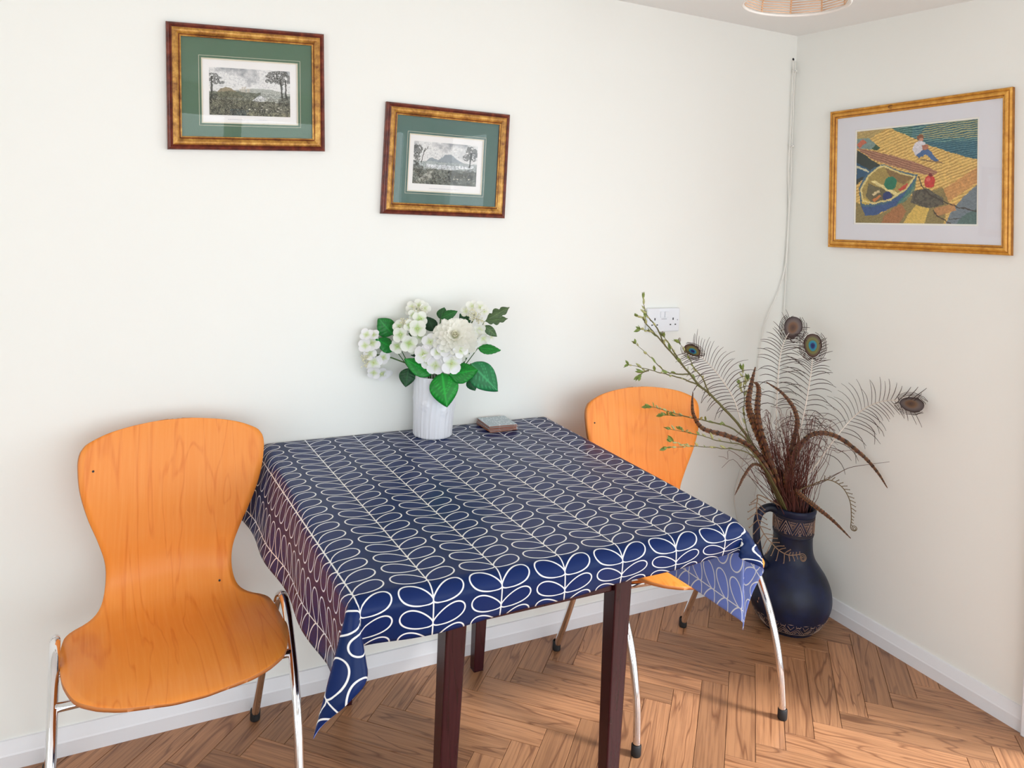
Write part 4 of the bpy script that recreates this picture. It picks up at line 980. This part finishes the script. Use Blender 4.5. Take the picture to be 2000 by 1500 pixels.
fern('dried fern hanging in front of the vase neck with curled tip', [mouth(3.0, .045, .425)]+fp, .013, .032, (-1, 1), FERNM, .16, 1, 16)

# bundle of fine reddish dry twigs: nobody could count these
TW = newmat('red_brown_twigs', srgb(92, 48, 40), .6); tb_ = MB(); r_ = random.Random(4)
for k in range(270):
    a = r_.uniform(0, 2*pi); s = Vector((VX+.045*cos(a)*r_.random()**.5, VY+.045*sin(a)*r_.random()**.5, .34))
    lean = r_.gauss(0, .34); X1 = 1000+lean*330; h = r_.uniform(900, 1130) if r_.random() < .55 else r_.uniform(720, 980)
    e = pd(X1, h, r_.uniform(-.03, .14)); mid = s.lerp(e, .5)+Vector((r_.gauss(0, .008), r_.gauss(0, .008), .02)); q3 = s.lerp(e, .8)+Vector((r_.gauss(0, .012), r_.gauss(0, .012), .01))
    pts = [s, s.lerp(mid, .5)+Vector((0, 0, .02)), mid, q3, e]
    for w in range(3 if h < 980 else 1): pts.append(pts[-1]+Vector((lean*.03+r_.gauss(0, .013), r_.gauss(0, .010), r_.gauss(-.004, .012))))
    pts = [Vector((min(p.x, -.02), min(p.y, -.02), p.z)) for p in cr(pts, 3)]
    tb_.tube(pts, [.0013*(1-.6*i/(len(pts)-1)) for i in range(len(pts))], 4)
tag(tb_.build('dry_twigs', TW, None), 'bundle of fine reddish brown dry twigs filling the floor vase', 'twigs', kind='stuff')

# ------------------------------------------------------------------ white vase with bouquet
CER = newmat('white_ceramic', (.80, .80, .84), .32, coat=.2)
WX, WY, WZ = -1.538, -.0745, TZ+.0036
wv_ = thing('white_vase', (WX, WY, WZ)); tag(wv_, 'white relief ceramic vase on the table holding the flowers', 'vase')
vn = [(rnd.uniform(0, 6.28), rnd.uniform(.02, .16), rnd.uniform(.012, .022)) for _ in range(7)]
camang = atan2(CAM.y-WY, CAM.x-WX)
def wrel(t, z, r):
    if r < .05: return 0
    s = .0014*abs(sin(t*13+.5*sin(z*34)))**4+.0008*sin(t*41)*max(0, .09-z)/.09
    for dt, z0_, w_ in ((-.45, .100, .016), (.55, .082, .015), (.15, .135, .014), (1.6, .09, .016), (2.8, .12, .016), (-1.7, .11, .016)):
        d = ((t-camang-dt+pi) % (2*pi))-pi; u = d*.065; v = z-z0_; rr = hypot(u, v)/w_
        if rr < 1.3:
            pet = .5+.5*cos(5*atan2(v, u)); s += .0042*max(0, 1-rr)**.5*(.35+.65*pet) if rr < 1 else 0
    return s
wp = [(0, 0), (.054, 0), (.0575, .003), (.0585, .02), (.060, .06), (.0622, .11), (.064, .155), (.0648, .178), (.0640, .184), (.061, .184), (.0595, .178), (.057, .10), (.053, .02), (0, .012)]
wpp = []
for (a, z), (a2, z2) in zip(wp, wp[1:]):
    k = max(1, int(abs(z2-z)/.003)); wpp += [(a+(a2-a)*i/k, z+(z2-z)*i/k) for i in range(k)]
wpp.append(wp[-1])
outer = sum(1 for a, z in wpp if True)
MB().lathe(wpp, 160, 0, (0, 0, 0), wrel).build('body', CER, wv_, True)
c4 = lambda X, Y: (680+X/5, 570+Y/5)
DW = (Vector((WX, WY, 0))-CAM).dot(fw); KP = DW/FPX/5          # metres per sketch unit
def pw(X, Y, off=0.0):
    D = DW-off; p = at(*c4(X, Y), D=D)
    for _ in range(60):
        if p.y < -.034: break
        D -= .008; p = at(*c4(X, Y), D=D)
    return p
vview = (CAM-Vector((WX, WY, 1))).normalized(); vr_ = rt.copy(); vu = vr_.cross(vview)*-1
if vu.z < 0: vu = -vu
STEMG = newmat('green_stem', srgb(60, 96, 40), .5)
MOUTHW = Vector((WX, WY, WZ+.17))
# petal meshes
def petal_mesh(name, L_, W2, cup, c_in, c_out, nu_=6, nv=7, tipn=.55, notch=0, mat=None):
    b = MB()
    def fn(u, v):
        w = W2*sin(pi*min(.97, .10+.90*v)**.75)**tipn if v < 1 else W2*.25
        w = W2*(min(1, v/.45)**.6 if v < .45 else max(.12, 1-((v-.45)/.55)**2.6)**.5)
        x = (u-.5)*2*w
        return (x, L_*v-notch*(abs(u-.5) < .12)*(v > .9), cup*L_*(v*v)*.8+cup*1.6*x*x/W2)
    b.grid(nu_, nv, fn, 0, lambda u, v: tuple(np.array(c_in)*(1-min(1, v*2.2))+np.array(c_out)*min(1, v*2.2)))
    return b.mesh(name, mat or PETALM, True)
PW1 = petal_mesh('petal', .0165, .0095, .10, srgb(196, 216, 140), srgb(240, 239, 240)); PW2 = petal_mesh('petal', .0150, .0088, .18, srgb(214, 224, 170), srgb(238, 238, 230)); PW3 = petal_mesh('petal', .0155, .0092, .14, srgb(170, 206, 96), srgb(239, 241, 232))
DOTM = newmat('floret_centre', srgb(206, 214, 150), .5)
CENT = MB().lathe([(0, .0022), (.0014, .0015), (.0018, 0)], 8).mesh('centre', DOTM, True)
def basis(p, nrm, spin=0):
    n = Vector(nrm).normalized(); x = vu.cross(n); x = x.normalized() if x.length > .05 else vr_.copy(); y = n.cross(x)
    M = Matrix(((x.x, y.x, n.x, p.x), (x.y, y.y, n.y, p.y), (x.z, y.z, n.z, p.z), (0, 0, 0, 1)))
    return M @ Matrix.Rotation(spin, 4, 'Z')
def floret(root, p, nrm, size, pm_):
    org = root.location; f = bpy.data.objects.new('floret', CENT); COL.objects.link(f); f.parent = root
    M = basis(p-org, nrm, rnd.uniform(0, 1.57)); f.matrix_local = M @ Matrix.Scale(size*1.45, 4)
    for k in range(4):
        o = bpy.data.objects.new('petal', pm_); COL.objects.link(o); o.parent = f
        o.matrix_local = Matrix.Rotation(k*pi/2+rnd.uniform(-.15, .15), 4, 'Z') @ Matrix.Rotation(rnd.uniform(-.12, .28), 4, 'X') @ Matrix.Translation((0, .0012, 0))
def stem(root, top, side=0.0):
    org = root.location; a = MOUTHW+Vector((rnd.uniform(-.03, .03), rnd.uniform(-.02, .02), -.12)); m = MOUTHW+Vector(((top.x-MOUTHW.x)*.25, (top.y-MOUTHW.y)*.25, .015))
    pts = cr([a, m, m.lerp(top, .55)+Vector((0, 0, .012)), top], 6)
    MB().tube([p-org for p in pts], .0022, 7).build('stem', STEMG, root, True)
def hydrangea(label, centre, rad, florets, buds, pmesh, off):
    c = pw(*centre, off); root = thing('hydrangea', c); tag(root, label, 'flower', 'white hydrangea heads in the white vase')
    stem(root, c-vview*.02)
    for (X, Y, s, d) in florets:
        p = pw(X, Y, off+d); nr = (p-(c-vview*.035)).normalized()*.8+vview*.6; floret(root, p, nr, s, pmesh)
    bb = MB()
    for (X, Y, n_, sp) in buds:
        for _ in range(n_):
            p = pw(X+rnd.gauss(0, sp), Y+rnd.gauss(0, sp), off+.022+rnd.uniform(0, .012)); k = len(bb.v)
            bb.lathe([(0, -.002), (.0019, -.001), (.0021, .0006), (.0012, .002), (0, .0024)], 6, 0, tuple(p-c))
            bb.tube([p-c, (p-c)*.3], .0005, 4)
    if bb.v: tag(bb.build('bud_cluster', BUDCM, root, True), kind='stuff')
    return root
BUDCM = newmat('cream_buds', srgb(222, 218, 186), .6)
hydrangea('white hydrangea head hanging out furthest left over the table', (250, 610), 0, [(235, 500, 1.0, .02), (165, 525, .85, .03), (180, 420, .8, .0), (250, 420, .7, -.01), (250, 690, 1.05, .03), (345, 640, .85, .01), (330, 800, 1.0, .01), (250, 790, .85, .02), (390, 800, .6, .0), (215, 600, .8, .03)], [(160, 640, 16, 22), (170, 720, 10, 18)], PW1, .02)
hydrangea('white hydrangea head left of the big chrysanthemum', (590, 400), 0, [(595, 505, 1.15, .035), (675, 360, 1.15, .03), (480, 530, .95, .02), (500, 340, .85, .015), (700, 265, 1.0, .01), (640, 230, .8, .0), (510, 420, 1.0, .03), (700, 430, .95, .02), (600, 330, .8, .03), (640, 560, .7, .02)], [(545, 300, 22, 30)], PW3, .03)
hydrangea('white hydrangea head at the front, below the big chrysanthemum', (880, 610), 0, [(735, 610, 1.15, .03), (800, 490, 1.0, .02), (850, 720, 1.1, .04), (780, 680, .9, .035), (1010, 700, 1.3, .045), (940, 560, .9, .045), (960, 660, .8, .04), (900, 480, .8, .03), (1095, 570, .95, .05), (870, 590, .8, .045)], [(900, 490, 20, 26)], PW1, .055)
hydrangea('pale greenish hydrangea head at the back, top left of the bouquet', (690, 170), 0, [(620, 150, .8, .0), (690, 130, .85, .005), (750, 160, .8, .0), (660, 190, .7, .012), (600, 190, .6, .0)], [(680, 180, 24, 30)], PW2, -.01)
hydrangea('greenish white hydrangea head at the back, top right of the bouquet', (1240, 250), 0, [(1150, 190, .75, .0), (1210, 140, .85, .0), (1290, 150, .85, .0), (1330, 190, .7, .0), (1280, 370, .9, .02), (1320, 455, .9, .015), (1250, 400, .7, .02), (1400, 440, .5, .0)], [(1230, 230, 46, 42), (1280, 280, 16, 24)], PW2, .0)
# chrysanthemum
cc_ = pw(1040, 455, .075); cz = thing('chrysanthemum', cc_); tag(cz, 'big creamy white chrysanthemum bloom in the middle of the bouquet', 'flower'); stem(cz, cc_-vview*.03)
CPM = petal_mesh('petal', .042, .0085, .30, srgb(240, 242, 206), srgb(254, 253, 246), 5, 9, mat=PETALC); CPI = petal_mesh('petal', .034, .0075, .5, srgb(234, 238, 190), srgb(254, 252, 238), 5, 9, mat=PETALC)
k = 0
for ring, (cnt, tilt, sc, me, zo) in enumerate([(18, -12, 1.50, CPM, -.020), (18, 0, 1.46, CPM, -.006), (17, 10, 1.34, CPM, .006), (16, 20, 1.18, CPM, .015), (14, 30, 1.0, CPM, .022), (12, 42, .86, CPM, .027), (9, 56, .78, CPI, .030), (7, 70, .7, CPI, .030)]):
    for j in range(cnt):
        o = bpy.data.objects.new('petal', me); COL.objects.link(o); o.parent = cz
        M = basis(Vector((0, 0, 0)), vview+vu*.25, 2*pi*(j+.5*(ring % 2))/cnt+rnd.uniform(-.1, .1))
        s = sc*rnd.uniform(.92, 1.05)
        o.matrix_local = M @ Matrix.Translation((0, .004*(1-ring/8), zo)) @ Matrix.Rotation(radians(tilt+rnd.uniform(-4, 4)), 4, 'X') @ Matrix.Diagonal((max(s, .85)*1.05, s, s*.9, 1))
MB().lathe([(0, -.02), (.012, -.018), (.02, -.006), (.012, .006), (0, .01)], 16).build('flower_base', newmat('pale_green_base', srgb(196, 206, 140), .6), cz, True)
cz_b = [o for o in cz.children if o.name.startswith('flower_base')][0]; cz_b.matrix_local = basis(Vector((0, 0, 0)), vview+vu*.25)
# leaves
def leaf(name, label, base, tip, width, off0, off1, col, nrmtilt=0, lobes=None, vein=(1.5, 1.35, 1.3), bend=.0):
    a = pw(*base, off0); t_ = pw(*tip, off1); ax = t_-a; L_ = ax.length; ax.normalize(); n = (vview+vu*nrmtilt); n = (n-ax*n.dot(ax)).normalized(); sd = ax.cross(n)
    root = thing('leaf_spray', a); tag(root, label, 'leaf', 'green leaves of the bouquet'); org = root.location
    W2 = width*KP/2; b = MB(); nu_, nv = 17, 26
    def wid(v):
        w = W2*(sin(pi*v**.78)**.85)
        if lobes: w *= .45+.55*abs(sin(v*pi*3.1+.3))**.7
        return max(w, .0004)
    def fn(u, v):
        x = (u-.5)*2; w = wid(v); p = a+ax*(L_*(v+(.10*abs(x)*(1-v) if lobes else 0)))+sd*(x*w)+n*(-.22*W2*x*x*(1)+bend*L_*sin(pi*v)+.0010*sin(v*38-abs(x)*6)*abs(x))
        p.y = min(p.y, -.006)
        return p-org
    base_c = np.array(srgb(*col))
    def cf(u, v):
        x = abs(u-.5)*2; s_ = (v*9-x*2.2) % 1; k = 1.0
        if x < .09: k = 1.4
        elif s_ < .16: k = 1.22
        return tuple(np.minimum(1, base_c*k*np.array(vein if k > 1 else (1, 1, 1)))*(1 if k > 1 else rnd.uniform(.9, 1.06)))
    b.grid(nu_, nv, fn, 0, cf); o = b.build('blade', LEAFM, root, True); s_ = o.modifiers.new('thick', 'SOLIDIFY'); s_.thickness = .0006
    m = MOUTHW+Vector(((a.x-MOUTHW.x)*.35, (a.y-MOUTHW.y)*.35, -.02)); pts = cr([MOUTHW+Vector(((a.x-WX)*.1, 0, -.08)), m, a], 6)
    MB().tube([p-org for p in pts], .0014, 6).build('stalk', STEMG, root, True)
    return root
G1, G2, G3 = (24, 130, 44), (18, 104, 40), (20, 66, 34)
leaf('leaf', 'broad green leaf pointing up left, top left of the bouquet', (440, 420), (298, 262), 190, .01, .0, (30, 118, 48), .3)
leaf('leaf', 'green leaf pointing left under the top left leaf', (460, 560), (275, 460), 150, .02, .015, (24, 122, 46), .4)
leaf('leaf', 'small dark green leaf hanging left of the white vase rim', (590, 745), (560, 930), 160, .03, .045, (18, 72, 34), -.2)
leaf('leaf', 'bright green leaf over the vase rim at the left front', (820, 800), (550, 650), 170, .07, .08, G1, .5)
leaf('leaf', 'large bright green leaf hanging point down over the white vase', (915, 790), (965, 1128), 275, .075, .10, (22, 138, 44), -.1, bend=.05)
leaf('leaf', 'bright green leaf at the front right of the vase rim', (985, 810), (1265, 760), 200, .075, .085, G1, .3)
leaf('leaf', 'big veined green leaf drooping furthest right', (1200, 700), (1465, 972), 255, .05, .06, (40, 124, 74), .2, vein=(2.0, 1.5, 1.6))
leaf('leaf', 'dark green leaf folded beneath the big veined one', (1180, 850), (1240, 968), 110, .045, .05, (20, 84, 42), -.3)
leaf('leaf', 'green leaf pointing right below the lobed one', (1270, 545), (1492, 566), 115, .03, .03, (26, 122, 44), .6)
leaf('leaf', 'grey green lobed leaf pointing up right, topmost right', (1330, 290), (1575, 148), 130, .01, .01, (76, 100, 62), .2, lobes=True)
leaf('leaf', 'grey green lobed leaf just below the topmost right one', (1330, 290), (1560, 258), 100, .014, .014, (70, 96, 58), .2, lobes=True)
leaf('leaf', 'short grey green leaf right of the chrysanthemum', (1330, 330), (1455, 436), 90, .012, .016, (74, 104, 66), .2)
leaf('leaf', 'dark green leaf standing up at the top centre', (900, 265), (940, 150), 110, .0, -.01, (34, 84, 36), .2)
leaf('leaf', 'mid green leaf pointing right at the top centre', (905, 255), (1068, 185), 100, .01, .0, (34, 100, 42), .3)
leaf('leaf', 'dark leaf tucked behind the chrysanthemum at its left', (840, 380), (770, 240), 130, .01, .0, (20, 62, 34), .2)
leaf('leaf', 'dark leaf tucked low between the front hydrangeas', (760, 560), (610, 620), 110, .03, .03, (18, 56, 32), .2)
leaf('leaf', 'dark green leaf behind the chrysanthemum at its right', (1180, 330), (1090, 210), 110, .0, -.01, (28, 70, 36), .2)
